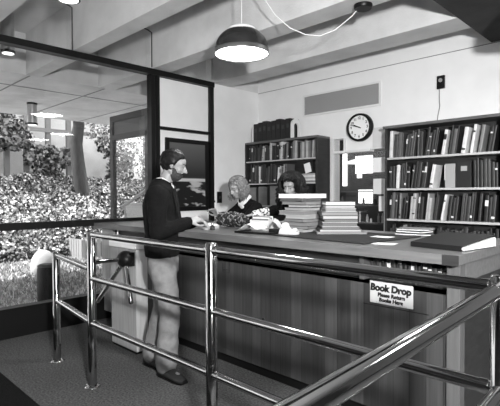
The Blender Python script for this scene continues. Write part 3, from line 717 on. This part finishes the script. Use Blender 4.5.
# pine cone
pc = tag(empty('pine_cone', (-3.05, 2.86, ZC+.080), math.radians(5)), 'large dark pine cone lying on the counter in front of the fair haired woman', 'pine cone')
core = MB().ell((0, 0, 0), (.17, .058, .058), seg=20); core.build('core', COV[1], pc)
scl = MB()
for i in range(420):
    tt = i/419; X = -.19+.375*tt; a = i*2.39996
    rr = .072*math.sqrt(max(.03, 1-((X+.02)/.20)**2))
    c = V((X, math.cos(a)*rr*.9, math.sin(a)*rr*.9)); n = V((.55, math.cos(a), math.sin(a))).normalized(); tg = V((0, -math.sin(a), math.cos(a))); bb = n.cross(tg)
    s = .0165*brnd.uniform(.7, 1.25); n = (n+V((brnd.gauss(0,.25), brnd.gauss(0,.25), brnd.gauss(0,.25)))).normalized(); tg = (tg-n*tg.dot(n)).normalized(); bb = n.cross(tg)
    scl.mi = 0
    M = Matrix((( tg.x, bb.x, n.x, c.x), (tg.y, bb.y, n.y, c.y), (tg.z, bb.z, n.z, c.z), (0, 0, 0, 1)))
    ring0 = [M @ V(p) for p in ((-s*.5, -.004, -.008), (s*.5, -.004, -.008), (s*.4, .006, -.006), (-s*.4, .006, -.006))]
    ring1 = [M @ V(p) for p in ((-s*.62, -.005, .006), (s*.62, -.005, .006), (s*.45, .006, .008), (-s*.45, .006, .008))]
    scl.loft([ring0, ring1], smooth=False)
    if brnd.random() < .3:
        scl.mi = 1
        ring2 = [M @ V(p) for p in ((-s*.35, -.004, .011), (s*.35, -.004, .011), (s*.2, .004, .012), (-s*.2, .004, .012))]
        scl.loft([ring1, ring2], smooth=False)
scl.build('scales', [COV[2], COV[7]], pc)
# card box
cb = tag(empty('card_box', (-2.735, 2.93, ZC), .15), 'small open white box of index cards right of the pine cone', 'box')
MB().box((-.10, -.06, 0), (.10, -.054, .085)).box((-.10, .054, 0), (.10, .06, .1)).box((-.10, -.054, 0), (-.094, .054, .09)).box((.094, -.054, 0), (.10, .054, .09)).box((-.094, -.054, 0), (.094, .054, .004)).build('box', mat('box_card', .6, .7), cb)
for i in range(7): MB().box((-.088, -.046+i*.014, .005), (.088, -.042+i*.014, .10+.01*(i % 3))).build('index_card', WHITE if i % 2 else COV[7], cb)
# ink bottle
ib = tag(empty('ink_bottle', (-3.06, 2.62, ZC)), 'small dark glass ink bottle in front of the pine cone', 'bottle')
MB().lathe([(.02, 0), (.022, .004), (.022, .028), (.01, .036), (.01, .042)], n=20).build('bottle', mat('dark_glass', .03, .08), ib); MB().lathe([(.012, .042), (.012, .056), (.009, .058)], n=16).build('cap', CHROME, ib)
# loose curled papers and booklet, tape dispenser, tray
tr = tag(empty('document_tray', (-2.50, 2.66, ZC), .12), 'flat dark tray holding loose white papers in front of the taller pile', 'tray')
MB().box((-.20, -.10, 0), (.20, .12, .005)).box((-.20, -.10, .005), (-.195, .12, .016)).box((.195, -.10, .005), (.20, .12, .016)).box((-.195, -.10, .005), (.195, -.095, .016)).build('tray', BLACK, tr)
def curled(loc, rz, wx, dy, curl, label, v=.8):
    b = MB(); rings = []
    for i in range(13):
        a = i/12; x = -wx/2+wx*a; z = curl*math.sin(PI*a)**2 + curl*.4*a
        rings.append([V((x, -dy/2, z)), V((x, dy/2, z+curl*.15)), V((x, dy/2, z+.002+curl*.15)), V((x, -dy/2, z+.002))])
    b.loft(rings, smooth=False); o = b.build('loose_paper', mat('loose_%d' % int(v*100), v, .8, var=.1, scale=30), loc=loc); o.rotation_euler = (0, 0, rz)
    tag(o, label, 'paper', 'loose papers on the counter')
curled((-2.585, 2.64, ZC+.018), .1, .22, .14, .045, 'arched white paper nearest the front edge, left of the tape dispenser')
curled((-2.545, 2.87, ZC+.001), .5, .14, .14, .07, 'steeply curled white paper between the card box and the taller pile', .7)
tag(MB().box((-.035, -.02, 0), (.035, .02, .03)).build('stamp_pad', COV[1], loc=(-2.42, 2.72, ZC+.0065)), 'small black ink pad block beside the tape dispenser', 'ink pad')
td = tag(empty('tape_dispenser', (-2.205, 2.65, ZC+.0088), .2), 'pale tape dispenser at the foot of the taller pile', 'tape dispenser')
b = MB(); prof = [(-.075, 0), (.075, 0), (.075, .022), (.05, .05), (.02, .035), (-.01, .06), (-.05, .055), (-.075, .02)]
b.loft([[V((x, -.028, z)) for x, z in prof], [V((x, .028, z)) for x, z in prof]], smooth=False); b.build('body', mat('pale_plastic', .55, .4), td, .003)
MB().lathe([(.028, -.012), (.028, .012)], c=(-.03, 0, .062), n=24, M=Mx).build('tape_roll', mat('tape_roll', .75, .3), td)
MB().box((.066, -.015, .022), (.072, .015, .03)).build('cutter', CHROME, td)
# writing pad in front of man
wp = tag(empty('writing_pad', (-3.24, 2.66, ZC), .1), 'thick writing pad on the counter beneath the bearded man hands', 'pad')
MB().box((-.12, -.09, 0), (.12, .09, .03)).build('sheets', PAGES, wp); MB().box((-.12, -.09, .03), (.12, .09, .032)).build('top_sheet', WHITE, wp)
curled((-3.45, 2.86, ZC+.0005), .3, .26, .18, .02, 'open white sheet under the pen hand of the fair haired woman')
curled((-3.78, 2.75, ZC+.0005), -.2, .2, .18, .012, 'blank sheet left of the pen hand, behind the man', .75)

# ============================================================ RAILING
rl = tag(empty('chrome_railing', (0, 0, 0)), 'polished tubular railing with three horizontal bars in front of the counter', 'railing')
def post(x, y, h, r=.031, cap=True):
    MB().lathe([(r, 0.004), (r, h-.006), (r-.006, h), (.001, h)], c=(x, y, 0), n=28).build('post', CHROME, rl)
    fl = MB().lathe([(r+.028, 0.0), (r+.028, .005), (r+.004, .010)], c=(x, y, 0), n=28)
    for k_ in range(4):
        a = k_*PI/2+.5; fl.lathe([(.006, .005), (.006, .014), (.002, .016)], c=(x+math.cos(a)*(r+.018), y+math.sin(a)*(r+.018), 0), n=8)
    fl.build('floor_flange', CHROME, rl)
YR = 1.54
PX = [-3.87, -3.164, -1.81, -.43]
post(PX[0], YR+.03, .935); post(PX[1], YR, 1.145); post(PX[2], YR, 1.165); post(PX[3], YR, 1.165)
def rail(p0, p1, r=.0225, collars=True):
    p0, p1 = V(p0), V(p1); d = (p1-p0).normalized()
    MB().tube([p0, p1], r, 20).build('rail', CHROME, rl)
    if collars:
        for p, s in ((p0, 1), (p1, -1)): MB().tube([p+d*s*.032, p+d*s*.06], r+.0016, 24).build('collar', CHROME, rl)
for z in (1.125, .806, .472):
    rail((PX[1], YR, z), (PX[2], YR, z)); rail((PX[2], YR, z), (PX[3], YR, z))
rail((PX[0], YR+.03, .905), (PX[1], YR, .87)); rail((PX[0], YR+.03, .52), (PX[1], YR, .475))
for z in (1.125, .806, .472):
    rail((PX[3], YR, z), (-.306, -1.2, z), collars=False)
post(-.306, -1.2, 1.165)

# turnstile
ts = tag(empty('turnstile', (-3.73, 2.17, 0)), 'pale tripod turnstile pedestal with three dark arms left of the bearded man', 'turnstile')
MB().box((-.22, -.05, .02), (.22, .07, .93)).build('pedestal', OAKL, ts, .004)
MB().box((-.235, -.065, .93), (.235, .085, .985)).build('top_cap', mat('satin_steel', .7, .3, metal=.8), ts, .006)
MB().box((-.21, -.045, 0), (.21, .065, .02)).build('plinth', BLACK, ts)
hub = V((.13, -.10, .845))
MB().ell(hub, (.085, .075, .075), seg=24).box(hub+V((-.07, 0, -.06)), hub+V((.07, .06, .06))).build('hub', BLACK, ts)
for d, L in (((0, -1, .02), .36), ((-.22, -.45, -.75), .43), ((.55, -.2, -.78), .42)):
    d = V(d).normalized()
    MB().tube([hub+d*.03, hub+d*L*.6], .019, 14).tube([hub+d*L*.6, hub+d*L, hub+d*(L+.012)], [.019, .019, .008], 14).build('arm', CHROME, ts)
# ============================================================ PEOPLE
def remesh(mb, name, mats, voxel, parent=None, smooth=2, wr=0.0, wscale=12, post_fn=None):
    o = mb.build(name+'_src', mats)
    md = o.modifiers.new('r', 'REMESH'); md.mode = 'VOXEL'; md.voxel_size = voxel; md.use_smooth_shade = True
    if smooth:
        s = o.modifiers.new('s', 'SMOOTH'); s.iterations = smooth; s.factor = .5
    dg = bpy.context.evaluated_depsgraph_get()
    me = bpy.data.meshes.new_from_object(o.evaluated_get(dg)); old = o.data
    bpy.data.objects.remove(o); bpy.data.meshes.remove(old)
    if wr:
        bm = bmesh.new(); bm.from_mesh(me); bm.normal_update()
        for v in bm.verts:
            n = noise.noise(V((v.co.x*wscale, v.co.y*wscale, v.co.z*wscale*.8)))
            n2 = noise.noise(v.co*wscale*2.2)
            v.co += v.normal*wr*(1-2*abs(n)+.4*n2)
        bm.to_mesh(me); bm.free()
    if post_fn: post_fn(me)
    me.name = name
    for p in me.polygons: p.use_smooth = True
    ob = bpy.data.objects.new(name, me); C.objects.link(ob)
    if parent: ob.parent = parent
    return ob

def head_matrix(c, yaw, pitch, roll=0):
    return Matrix.Translation(V(c)) @ Matrix.Rotation(yaw, 4, 'Z') @ Matrix.Rotation(pitch, 4, 'Y') @ Matrix.Rotation(roll, 4, 'X')
def add_head(mb, H, neck, s=1.0, nose=1.0):
    T = lambda p: H @ (V(p)*s)
    R3 = H.to_3x3()
    e = lambda c, r, q=None: mb.ell(T(c), [k_*s for k_ in r], R3 if q is None else R3 @ q, seg=24)
    e((-.012, 0, .028), (.096, .076, .090)); e((.022, 0, -.035), (.066, .058, .076)); e((.045, 0, -.088), (.034, .034, .026))
    e((.04, 0, .03), (.052, .062, .06))
    mb.cone(T((.086, 0, .012)), T((.110*nose, 0, -.030)), .0085*s, .0135*s)          # nose
    mb.cone(T((.098, -.012, -.034)), T((.098, .012, -.034)), .008*s, .008*s)          # nostrils
    for sg_ in (-1, 1):
        mb.cone(T((.080, sg_*.010, .026)), T((.066, sg_*.048, .024)), .011*s, .010*s)   # brow
        e((.050, sg_*.034, -.024), (.030, .026, .030))                                     # cheek
        e((-.006, sg_*.077, .002), (.018, .010, .031)); e((-.002, sg_*.075, -.022), (.011, .009, .013))   # ear
        mb.cone(T((-.01, sg_*.052, -.05)), T((.04, sg_*.024, -.098)), .018*s, .016*s)   # jaw
    mb.cone(T((.084, -.016, -.057)), T((.084, .016, -.057)), .0075*s, .0075*s); mb.cone(T((.082, -.014, -.069)), T((.082, .014, -.069)), .0085*s, .0085*s)
    mb.cone(T((-.02, 0, -.05)), neck, .052*s, .058*s, 20)
def add_eyes(H, parent, s=1.0, closed=True):
    R3 = H.to_3x3()
    for sg_ in (-1, 1):
        ew = MB(); ei = MB()
        ew.ell(H @ V((.0765*s, sg_*.031*s, .001*s)), (.0085*s, .012*s, .0055*s), R3, seg=14)
        ei.ell(H @ V((.0835*s, sg_*.031*s, -.001*s)), (.0035*s, .006*s, .0045*s), R3, seg=10)
        eye = ew.build('eye', mat('eye_white', .22, .3), parent); ei.build('iris', mat('eye_dark', .02, .2), eye)
    br = MB()
    for sg_ in (-1, 1): br.cone(H @ V((.0905*s, sg_*.012*s, .026*s)), H @ V((.073*s, sg_*.050*s, .028*s)), .0046*s, .003*s)
    return br
def add_hand(mb, wrist, d, n, side, curl=.5, s=1.0, spread=.12, thumb_in=.5):
    """d: direction of the fingers, n: out of the back of the hand, side: +1 puts the thumb on +t"""
    wrist, d, n = V(wrist), V(d).normalized(), V(n).normalized(); n = (n-d*n.dot(d)).normalized(); t = d.cross(n)*side
    palm_end = wrist + d*.085*s
    for k_ in range(4):
        off = (k_-1.5)*.0195*s
        mb.cone(wrist+d*.008+t*off*.55, palm_end+t*off, .0145*s, .0115*s, 10)
    for k_, (L, dl) in enumerate(((.068, -.006), (.082, 0), (.088, .003), (.080, 0))):
        off = (k_-1.5)*.0198*s; p = palm_end+t*off+d*dl; dirv = (d+t*spread*(k_-1.5)*.4).normalized()
        r = [.0098, .009, .0082, .0072]; ang = curl*.55
        for j, fr in enumerate((.45, .32, .25)):
            dirv = (dirv*math.cos(ang)-n*math.sin(ang)).normalized(); 
            q_ = p+dirv*L*fr*s; mb.cone(p, q_, r[j]*s, r[j+1]*s, 8); p = q_
            ang = curl*.85; nn = n
            # rotate the bending normal along with the finger
            ax = t; 
            dirv_next = Matrix.Rotation(0, 3, ax) @ dirv
    b = wrist+d*.022*s+t*.028*s; m1 = b+(d*.55+t*.75-n*.45*thumb_in).normalized()*.042*s
    m2 = m1+(d*.85+t*.25-n*.6*thumb_in).normalized()*.032*s; m3 = m2+(d*.9-t*.1-n*.5*thumb_in).normalized()*.024*s
    mb.cone(b, m1, .0155*s, .0115*s, 10); mb.cone(m1, m2, .0112*s, .0098*s, 10); mb.cone(m2, m3, .0098*s, .0078*s, 10)
def cap_hair(name, H, parent, m, s, rad, cen, mask, lump=.006, freq=22, seg=64):
    mb = MB(); mb.ell((0, 0, 0), (1, 1, 1), seg=seg)
    for v in mb.bm.verts:
        p = v.co.copy(); q_ = V((p.x*rad[0], p.y*rad[1], p.z*rad[2]))+V(cen)
        k_ = max(0.0, min(1.0, mask(q_)))
        nz = lump*(noise.noise(V((q_.x*freq*.6, q_.y*freq*1.6, q_.z*freq)))+.5*noise.noise(q_*freq*2.5))
        sc_ = (.80 + .20*k_)
        v.co = H @ ((V(cen)+(q_-V(cen))*sc_ + p*nz*k_)*s)
    return mb.build(name, m, parent)
def strand_hair(name, H, parent, m, s, n, hang, wave, rad, seed, vol=1.0, front=50, curl=0, down=None, thick=.0042, fringe=38):
    r = random.Random(seed); mb = MB(); down = V(down) if down else V((0, 0, -1))
    Hi = H.to_3x3().inverted(); dl = (Hi @ down).normalized()
    for i in range(n):
        phi = r.uniform(-180, 180); pts = []
        isf = abs(phi) < front
        el0 = r.uniform(55, 88); el1 = r.uniform(fringe-6, fringe+14) if isf else r.uniform(-25, -5)
        lay = vol*r.uniform(.93, 1.10); ph = r.random()*6.28; K = 9
        w_ = wave*r.uniform(.5, 1.3)
        for j in range(K+1):
            t = j/K; el = math.radians(el0+(el1-el0)*t); a = math.radians(phi+6*math.sin(t*4+ph))
            p = V((rad[0]*math.cos(el)*math.cos(a)-.012, rad[1]*math.cos(el)*math.sin(a), rad[2]*math.sin(el)+.02))*lay
            p += V((math.sin(ph+t*9), math.cos(ph+t*8), 0))*w_*t*.5; pts.append(p)
        if not isf:
            L = hang*r.uniform(.7, 1.1); p = pts[-1].copy(); out = V((p.x, p.y, 0)).normalized()
            for j in range(1, 9):
                t = j/8
                pts.append(p + dl*L*t + out*vol*.02*math.sin(t*2.4) + V((math.sin(ph+t*(6+curl)), math.cos(ph+t*(6+curl)), .3*math.sin(ph+t*9)))*w_ - out*.012*t*t)
        K2 = len(pts)
        mb.tube([H @ (q_*s) for q_ in pts], [thick*s*(1-.75*(j/(K2-1))**3) for j in range(K2)], 5)
    return mb.build(name, m, parent)

HAIR_D = mat('dark_hair', .006, .5, spec=.25, var=.5, scale=60)
HAIR_B = mat('fair_hair', .13, .42, var=.6, scale=60)
WOOL = mat('black_wool', .0045, .9, spec=.15, var=.4, scale=60, bump=.3, bscale=150)
CORD = mat('grey_corduroy', .17, .9, var=.25, scale=14, bump=.3, bscale=120)
LEATHER = mat('dark_suede', .02, .7, var=.3, scale=20)
SHIRT = mat('white_shirt', .75, .8)

# ---------------- the man
def man():
    P = empty('person_root_tmp')
    J = dict(neck=V((-.015, 0, 1.52)), chest=V((-.055, 0, 1.30)), waist=V((-.045, 0, 1.08)), pelvis=V((-.03, 0, .93)),
             shR=V((-.045, -.175, 1.41)), shL=V((-.035, .175, 1.41)), elR=V((-.03, -.235, 1.135)), elL=V((.02, .24, 1.15)),
             wrR=V((.185, -.10, 1.205)), wrL=V((.20, .10, 1.19)),
             hiR=V((-.03, -.09, .90)), hiL=V((-.04, .09, .90)), knR=V((.03, -.10, .50)), knL=V((-.06, .10, .50)), anR=V((-.01, -.095, .09)), anL=V((-.17, .14, .09)))
    H = head_matrix((.055, 0, 1.648), 0, math.radians(16)); s = .96
    b = MB()
    add_head(b, H, J['neck'], s)
    b.cone(J['neck'], V((-.045, 0, 1.40)), .055, .075, 20)
    b.ell((-.05, 0, 1.31), (.10, .165, .16)); b.ell((-.045, 0, 1.12), (.088, .145, .15)); b.ell((-.03, 0, .94), (.10, .16, .12))
    b.cone((-.05, -.15, 1.40), (-.04, .15, 1.40), .06, .06, 16)
    for sd in 'RL':
        b.cone(J['sh'+sd], J['el'+sd], .05, .04, 14); b.cone(J['el'+sd], J['wr'+sd], .04, .027, 14)
        b.cone(J['hi'+sd], J['kn'+sd], .082, .055, 16); b.cone(J['kn'+sd], J['an'+sd], .052, .038, 16)
        fdir = V((.62, -.5, 0)).normalized() if sd == 'R' else V((.62, -.45, 0)).normalized()
        b.cone(J['an'+sd]-V((0, 0, .045)), J['an'+sd]+fdir*.14-V((0, 0, .055)), .035, .028, 12)
    add_hand(b, J['wrR'], (.8, .45, .25), (.1, -.6, .8), 1, 1.15, .95); add_hand(b, J['wrL'], (.85, -.42, .15), (.1, .5, .85), -1, 1.0, .95)
    body = remesh(b, 'person', SKIN, .0052, smooth=2)
    tag(body, 'bearded man in a dark jacket and grey corduroys standing at the counter, looking down', 'person')
    # jacket
    jk = MB()
    def ringe(c, rx, ry, n=28): return [V(c)+V((rx*math.cos(2*PI*j/n), ry*math.sin(2*PI*j/n), 0)) for j in range(n)]
    jk.loft([ringe((-.04, 0, .935), .128, .195), ringe((-.045, 0, 1.0), .132, .195), ringe((-.048, 0, 1.10), .125, .188), ringe((-.055, 0, 1.22), .132, .20), ringe((-.06, 0, 1.33), .130, .21), ringe((-.055, 0, 1.42), .115, .19), ringe((-.045, 0, 1.475), .092, .135), ringe((-.03, 0, 1.515), .072, .082)])
    for sd, sg_ in (('R', -1), ('L', 1)):
        jk.cone(J['sh'+sd], J['el'+sd]+V((0, sg_*.0, 0)), .078, .062, 20); jk.cone(J['el'+sd], J['wr'+sd]-(J['wr'+sd]-J['el'+sd]).normalized()*.02, .062, .043, 18)
        jk.ell(J['sh'+sd]+V((0, -sg_*.03, .0)), (.085, .085, .07))
    jacket = remesh(jk, 'jacket', WOOL, .009, body, smooth=3, wr=.0065, wscale=9)
    # collar flaps and lapels
    cl = MB(); nn = 24; rings = []
    for j in range(nn+1):
        a = math.radians(48+ (264)*j/nn)
        c_, s_2 = math.cos(a), math.sin(a)
        base = V((-.028+.074*c_, .078*s_2, 1.507-.04*max(0, c_)-.0)); 
        rings.append([base+V((0, 0, .035)), base+V((.030*c_, .040*s_2, .008)), base+V((.052*c_, .062*s_2, -.045)), base+V((.044*c_, .052*s_2, -.048)), base+V((.012*c_, .02*s_2, .0))])
    cl.loft(rings, smooth=True); 
    for sg_ in (-1, 1):   # lapels down the chest
        cl.loft([[V((.035, sg_*.075, 1.49)), V((.055, sg_*.03, 1.455)), V((.063, sg_*.035, 1.455)), V((.043, sg_*.085, 1.492))],
                 [V((.065, sg_*.075, 1.37)), V((.080, sg_*.028, 1.36)), V((.088, sg_*.030, 1.36)), V((.073, sg_*.08, 1.372))],
                 [V((.083, sg_*.03, 1.25)), V((.088, sg_*.01, 1.24)), V((.094, sg_*.012, 1.24)), V((.089, sg_*.032, 1.25))]], smooth=False)
    cl.build('jacket_collar', mat('black_wool_lapel', .007, .8, spec=.2), body)
    sc_ = MB(); rings = []
    for j in range(nn+1):
        a = math.radians(14+332*j/nn); c_, s_2 = math.cos(a), math.sin(a)
        base = V((-.022+.056*c_, .060*s_2, 1.512-.045*max(0, c_)))
        rings.append([base+V((0, 0, .038)), base+V((.010*c_, .012*s_2, .034)), base+V((.022*c_, .026*s_2, -.012)), base+V((.014*c_, .016*s_2, -.016))])
    sc_.loft(rings, smooth=True).ell((.034, 0, 1.47), (.02, .025, .03)); sc_.build('shirt_collar', SHIRT, body)
    for sd in 'RL':
        d_ = (J['wr'+sd]-J['el'+sd]).normalized(); MB().tube([J['wr'+sd]-d_*.03, J['wr'+sd]+d_*.006], .034, 18).build('shirt_cuff', SHIRT, body)
    # trousers
    tr_ = MB(); tr_.loft([ringe((-.035, 0, .80), .112, .165), ringe((-.035, 0, .90), .115, .178), ringe((-.04, 0, .985), .105, .165)])
    for sd in 'RL':
        tr_.cone(J['hi'+sd]-V((0, 0, .02)), J['kn'+sd], .103, .078, 20); tr_.cone(J['kn'+sd], J['an'+sd]+V((.012, -.005, .012)), .074, .082, 20)
    remesh(tr_, 'trousers', CORD, .009, body, smooth=3, wr=.007, wscale=8)
    for sd, fd in (('R', V((.75, -.66, 0))), ('L', V((.75, -.62, 0)))):
        fd.normalize(); a0 = J['an'+sd].copy(); a0.z = 0; sh = MB(); sd_ = V((-fd.y, fd.x, 0))
        heel = a0-fd*.055
        prof = [(-.015, .034, .0, .07), (.02, .042, .0, .095), (.07, .045, .0, .10), (.13, .046, .0, .085), (.19, .050, .0, .06), (.245, .046, .0, .045), (.285, .028, .0, .032)]
        rings = []
        for t_, w_, z0, h in prof:
            c_ = heel+fd*t_; rings.append([c_+sd_*w_*math.cos(2*PI*j/16)+V((0, 0, max(.004, h/2+h/2*math.sin(2*PI*j/16)*1.0))) for j in range(16)])
        sh.loft(rings); shoe = sh.build('shoe', LEATHER, body)
        so = MB(); rr_ = []
        for z in (0.0, .014):
            rr_.append([heel+fd*t_+sd_*(w_+.003)*sgn+V((0, 0, z)) for sgn, lst in ((1, prof), (-1, list(reversed(prof)))) for t_, w_, _, _ in lst])
        so.loft(rr_, smooth=False).build('sole', BLACK, shoe)
    # hair, beard, brows
    cap_hair('hair', H, body, HAIR_D, s, (.108, .090, .104), (-.018, 0, .030), lambda p: (0.5+ (p.z-(.062 if p.x > .05 else (.062-(.05-p.x)*2.3)))*45) if p.z > -.062 else 0, lump=.010, freq=30)
    cap_hair('beard', H, body, mat('beard_hair', .03, .8, var=.5, scale=80), s, (.073, .065, .081), (.026, 0, -.046), lambda p: .5+(min(-.060+.085*max(0, min(1, (.055-p.x)/.055))-p.z, p.x+.006))*30, lump=.005, freq=60)
    mu = add_eyes(H, body, s)
    mu.build('eyebrows', HAIR_D, body)
    mm = MB()
    for sg_ in (-1, 1): mm.cone(H @ V((.092, sg_*.002, -.046)), H @ V((.071, sg_*.034, -.064)), .0065, .005)
    mm.build('moustache', HAIR_D, body)
    bpy.data.objects.remove(P)
    body.location = (-2.995, 2.098, 0); body.rotation_euler = (0, 0, math.radians(44.66))
    return body
man()

def woman(name_label, loc, rz, Hc, hyaw, hpitch, hroll, J, hair_fn, sleeve, hands, top_mat, s=.95, scarf=None):
    b = MB(); H = head_matrix(Hc, hyaw, hpitch, hroll)
    add_head(b, H, J['neck'], s, nose=.97)
    b.cone(J['neck'], J['chest'], .05, .08, 18)
    b.cone(J['chest'], J['pelvis'], .10, .11, 20); b.ell(J['chest'], (.095, .15, .13)); b.ell(J['pelvis'], (.11, .16, .12)); 
    b.cone(J['shR'], J['shL'], .05, .05, 14)
    for sd in 'RL':
        b.cone(J['sh'+sd], J['el'+sd], .043, .035, 14); b.cone(J['el'+sd], J['wr'+sd], .035, .023, 14)
        sy = -1 if sd == 'R' else 1
        hip = J['pelvis']+V((0, sy*.085, -.04)); kn = hip+V((.03, 0, -.40)); kn.z = .47; an = kn+V((-.03, 0, 0)); an.z = .08
        J['hi'+sd], J['kn'+sd], J['an'+sd] = hip, kn, an
        b.cone(hip, kn, .08, .05, 14); b.cone(kn, an, .048, .033, 14); b.cone(an-V((0, 0, .04)), an+V((.13, 0, -.05)), .032, .026, 12)
        add_hand(b, J['wr'+sd], *hands[sd])
    body = remesh(b, 'person', SKIN, .0052, smooth=2); tag(body, name_label, 'person')
    jk = MB()
    jk.cone(J['chest']+V((0, 0, .04)), J['pelvis']+V((0, 0, -.03)), .115, .13, 22); jk.ell(J['chest'], (.112, .17, .15)); jk.ell((J['chest']+J['pelvis'])/2, (.12, .17, .16)); jk.ell(J['pelvis'], (.13, .18, .14))
    jk.cone(J['shR'], J['shL'], .062, .062, 18)
    jk.cone(J['chest'], J['neck']-(J['neck']-J['chest']).normalized()*.02, .1, .066, 18)
    for sd in 'RL':
        e = J['wr'+sd]-(J['wr'+sd]-J['el'+sd]).normalized()*.025
        jk.cone(J['sh'+sd], J['el'+sd], .062, .052, 18)
        if not (sleeve and sd == sleeve): jk.cone(J['el'+sd], e, .052, .037, 18)
        else: jk.cone(J['el'+sd], J['el'+sd]+(e-J['el'+sd])*.3, .052, .048, 18)
    remesh(jk, 'sweater', top_mat, .009, body, smooth=3, wr=.006, wscale=9)
    if sleeve:
        e0, e1 = J['el'+sleeve], J['wr'+sleeve]
        cuf = MB().cone(e0+(e1-e0)*.28, e1-(e1-e0).normalized()*.02, .049, .040, 24)
        m = bpy.data.materials.new('striped_cuff'); m.use_nodes = True; n = m.node_tree.nodes; l = m.node_tree.links
        wv = n.new('ShaderNodeTexVoronoi'); wv.inputs['Scale'].default_value = 55; tc = n.new('ShaderNodeTexCoord'); l.new(tc.outputs['Object'], wv.inputs['Vector'])
        cr = n.new('ShaderNodeValToRGB'); cr.color_ramp.elements[0].position = .42; cr.color_ramp.elements[1].position = .5; cr.color_ramp.elements[0].color = (.03, .03, .03, 1); cr.color_ramp.elements[1].color = (.6, .6, .6, 1)
        l.new(wv.outputs['Color'], cr.inputs[0]); l.new(cr.outputs[0], n['Principled BSDF'].inputs['Base Color'])
        tag(cuf.build('patterned_cuff', m, body), 'black and white patterned sleeve cuff')
    tr_ = MB().ell(J['pelvis']+V((0, 0, -.02)), (.122, .172, .12))
    for sd in 'RL':
        tr_.cone(J['hi'+sd], J['kn'+sd], .094, .072, 18); tr_.cone(J['kn'+sd], J['an'+sd], .07, .066, 18)
    remesh(tr_, 'trousers', mat('dark_trousers', .04, .9), .010, body, smooth=2, wr=.005)
    for sd in 'RL':
        a0 = J['an'+sd].copy(); a0.z = 0; shm = MB(); rings = []
        for t_, w_, h in ((-.06, .03, .06), (-.02, .037, .085), (.05, .04, .08), (.11, .044, .055), (.17, .036, .04), (.195, .02, .03)):
            rings.append([a0+V((t_, w_*math.cos(2*PI*j/14), max(.002, h/2+h/2*math.sin(2*PI*j/14)))) for j in range(14)])
        shm.loft(rings).build('shoe', LEATHER, body)
    # shirt collar
    cm = MB(); up_ = (J['neck']-J['chest']).normalized(); fwd = (V((1, 0, 0))-up_*up_.x).normalized(); lat = up_.cross(fwd); rings = []
    for j in range(23):
        a = math.radians(12+336*j/22); dd_ = fwd*math.cos(a)*.060+lat*math.sin(a)*.062; base = J['neck']+up_*.005-up_*.035*max(0, math.cos(a))+dd_
        o_ = dd_.normalized(); rings.append([base+up_*.03, base+o_*.010+up_*.028, base+o_*.030-up_*.012, base+o_*.020-up_*.016])
    cm.loft(rings); 
    if scarf: 
        cm.ell(J['neck']+fwd*.062-up_*.06, (.022, .04, .05), Matrix.Rotation(.7, 3, 'Y'))
    cm.build('blouse_collar', SHIRT if scarf else mat('dark_blouse', .05, .8), body)
    br = add_eyes(H, body, s); br.build('eyebrows', HAIR_D if not scarf else HAIR_B, body)
    hair_fn(H, body, s)
    body.location = loc; body.rotation_euler = (0, 0, rz)
    return body
# fair haired woman: local +X faces the counter (world -Y), local +Y is world +X
def hairA(H, body, s):
    cap_hair('hair', H, body, HAIR_B, s, (.112, .098, .108), (-.018, 0, .025), lambda p: (0.5+(p.z-(.055 if p.x > .04 else (.055-(.04-p.x)*4.0)))*40), lump=.010, freq=30)
    strand_hair('hair_strands', H, body, HAIR_B, s, 620, .125, .012, (.112, .100, .112), 5, vol=1.0, front=58, thick=.0050, fringe=44)
JA = dict(neck=V((.06, 0, 1.36)), chest=V((-.03, 0, 1.20)), pelvis=V((-.20, 0, .93)), shR=V((-.0, -.16, 1.275)), shL=V((.0, .16, 1.265)),
          elR=V((.16, -.17, 1.16)), elL=V((.18, .25, 1.16)), wrR=V((.375, -.02, 1.185)), wrL=V((.36, .13, 1.155)))
woman('fair haired woman with a bob and dark sweater writing at the counter', (-3.60, 3.62, 0), math.radians(-90-12), (.145, 0, 1.485), math.radians(6), math.radians(22), 0, JA, hairA, None,
      dict(R=((.55, -.15, .6), (-.5, -.4, .6), 1, 1.0, .92), L=((.9, -.35, -.1), (.1, 0, 1), -1, .35, .92)), WOOL, scarf=True)

def hairB(H, body, s):
    cap_hair('hair', H, body, HAIR_D, s, (.125, .118, .118), (-.026, 0, .022), lambda p: (0.5+(p.z-(.075 if p.x > .045 else (.075-(.045-p.x)*6.0)))*40), lump=.02, freq=24)
    strand_hair('hair_strands', H, body, HAIR_D, s, 850, .25, .030, (.125, .120, .120), 9, vol=1.06, front=62, curl=9, thick=.0062, fringe=36)
JB = dict(neck=V((.10, 0, 1.35)), chest=V((.0, 0, 1.19)), pelvis=V((-.16, 0, .93)), shR=V((.02, -.16, 1.27)), shL=V((.02, .16, 1.265)),
          elR=V((.21, -.25, 1.245)), elL=V((.16, .25, 1.16)), wrR=V((.40, -.36, 1.205)), wrL=V((.36, .14, 1.155)))
woman('dark haired woman with long curly hair bent over papers behind the taller pile', (-2.85, 3.69, 0), math.radians(-90-10), (.19, 0, 1.49), math.radians(22), math.radians(16), 0, JB, hairB, 'R',
      dict(R=((.7, -.45, -.2), (.1, -.1, .95), 1, .5, .92), L=((.9, -.3, -.1), (.1, 0, 1), -1, .35, .92)), WOOL)
# pen held by the fair haired woman
pn = tag(empty('pen', (-3.55, 3.12, 1.20)), 'slim pale pen held upright by the fair haired woman', 'pen')
MB().tube([(0, 0, 0), (-.02, -.03, .15)], [.002, .0045], 10).build('barrel', mat('pale_plastic', .55, .4), pn)
MB().tube([(-.018, -.027, .13), (-.02, -.03, .152)], .0055, 10).build('cap', BLACK, pn)
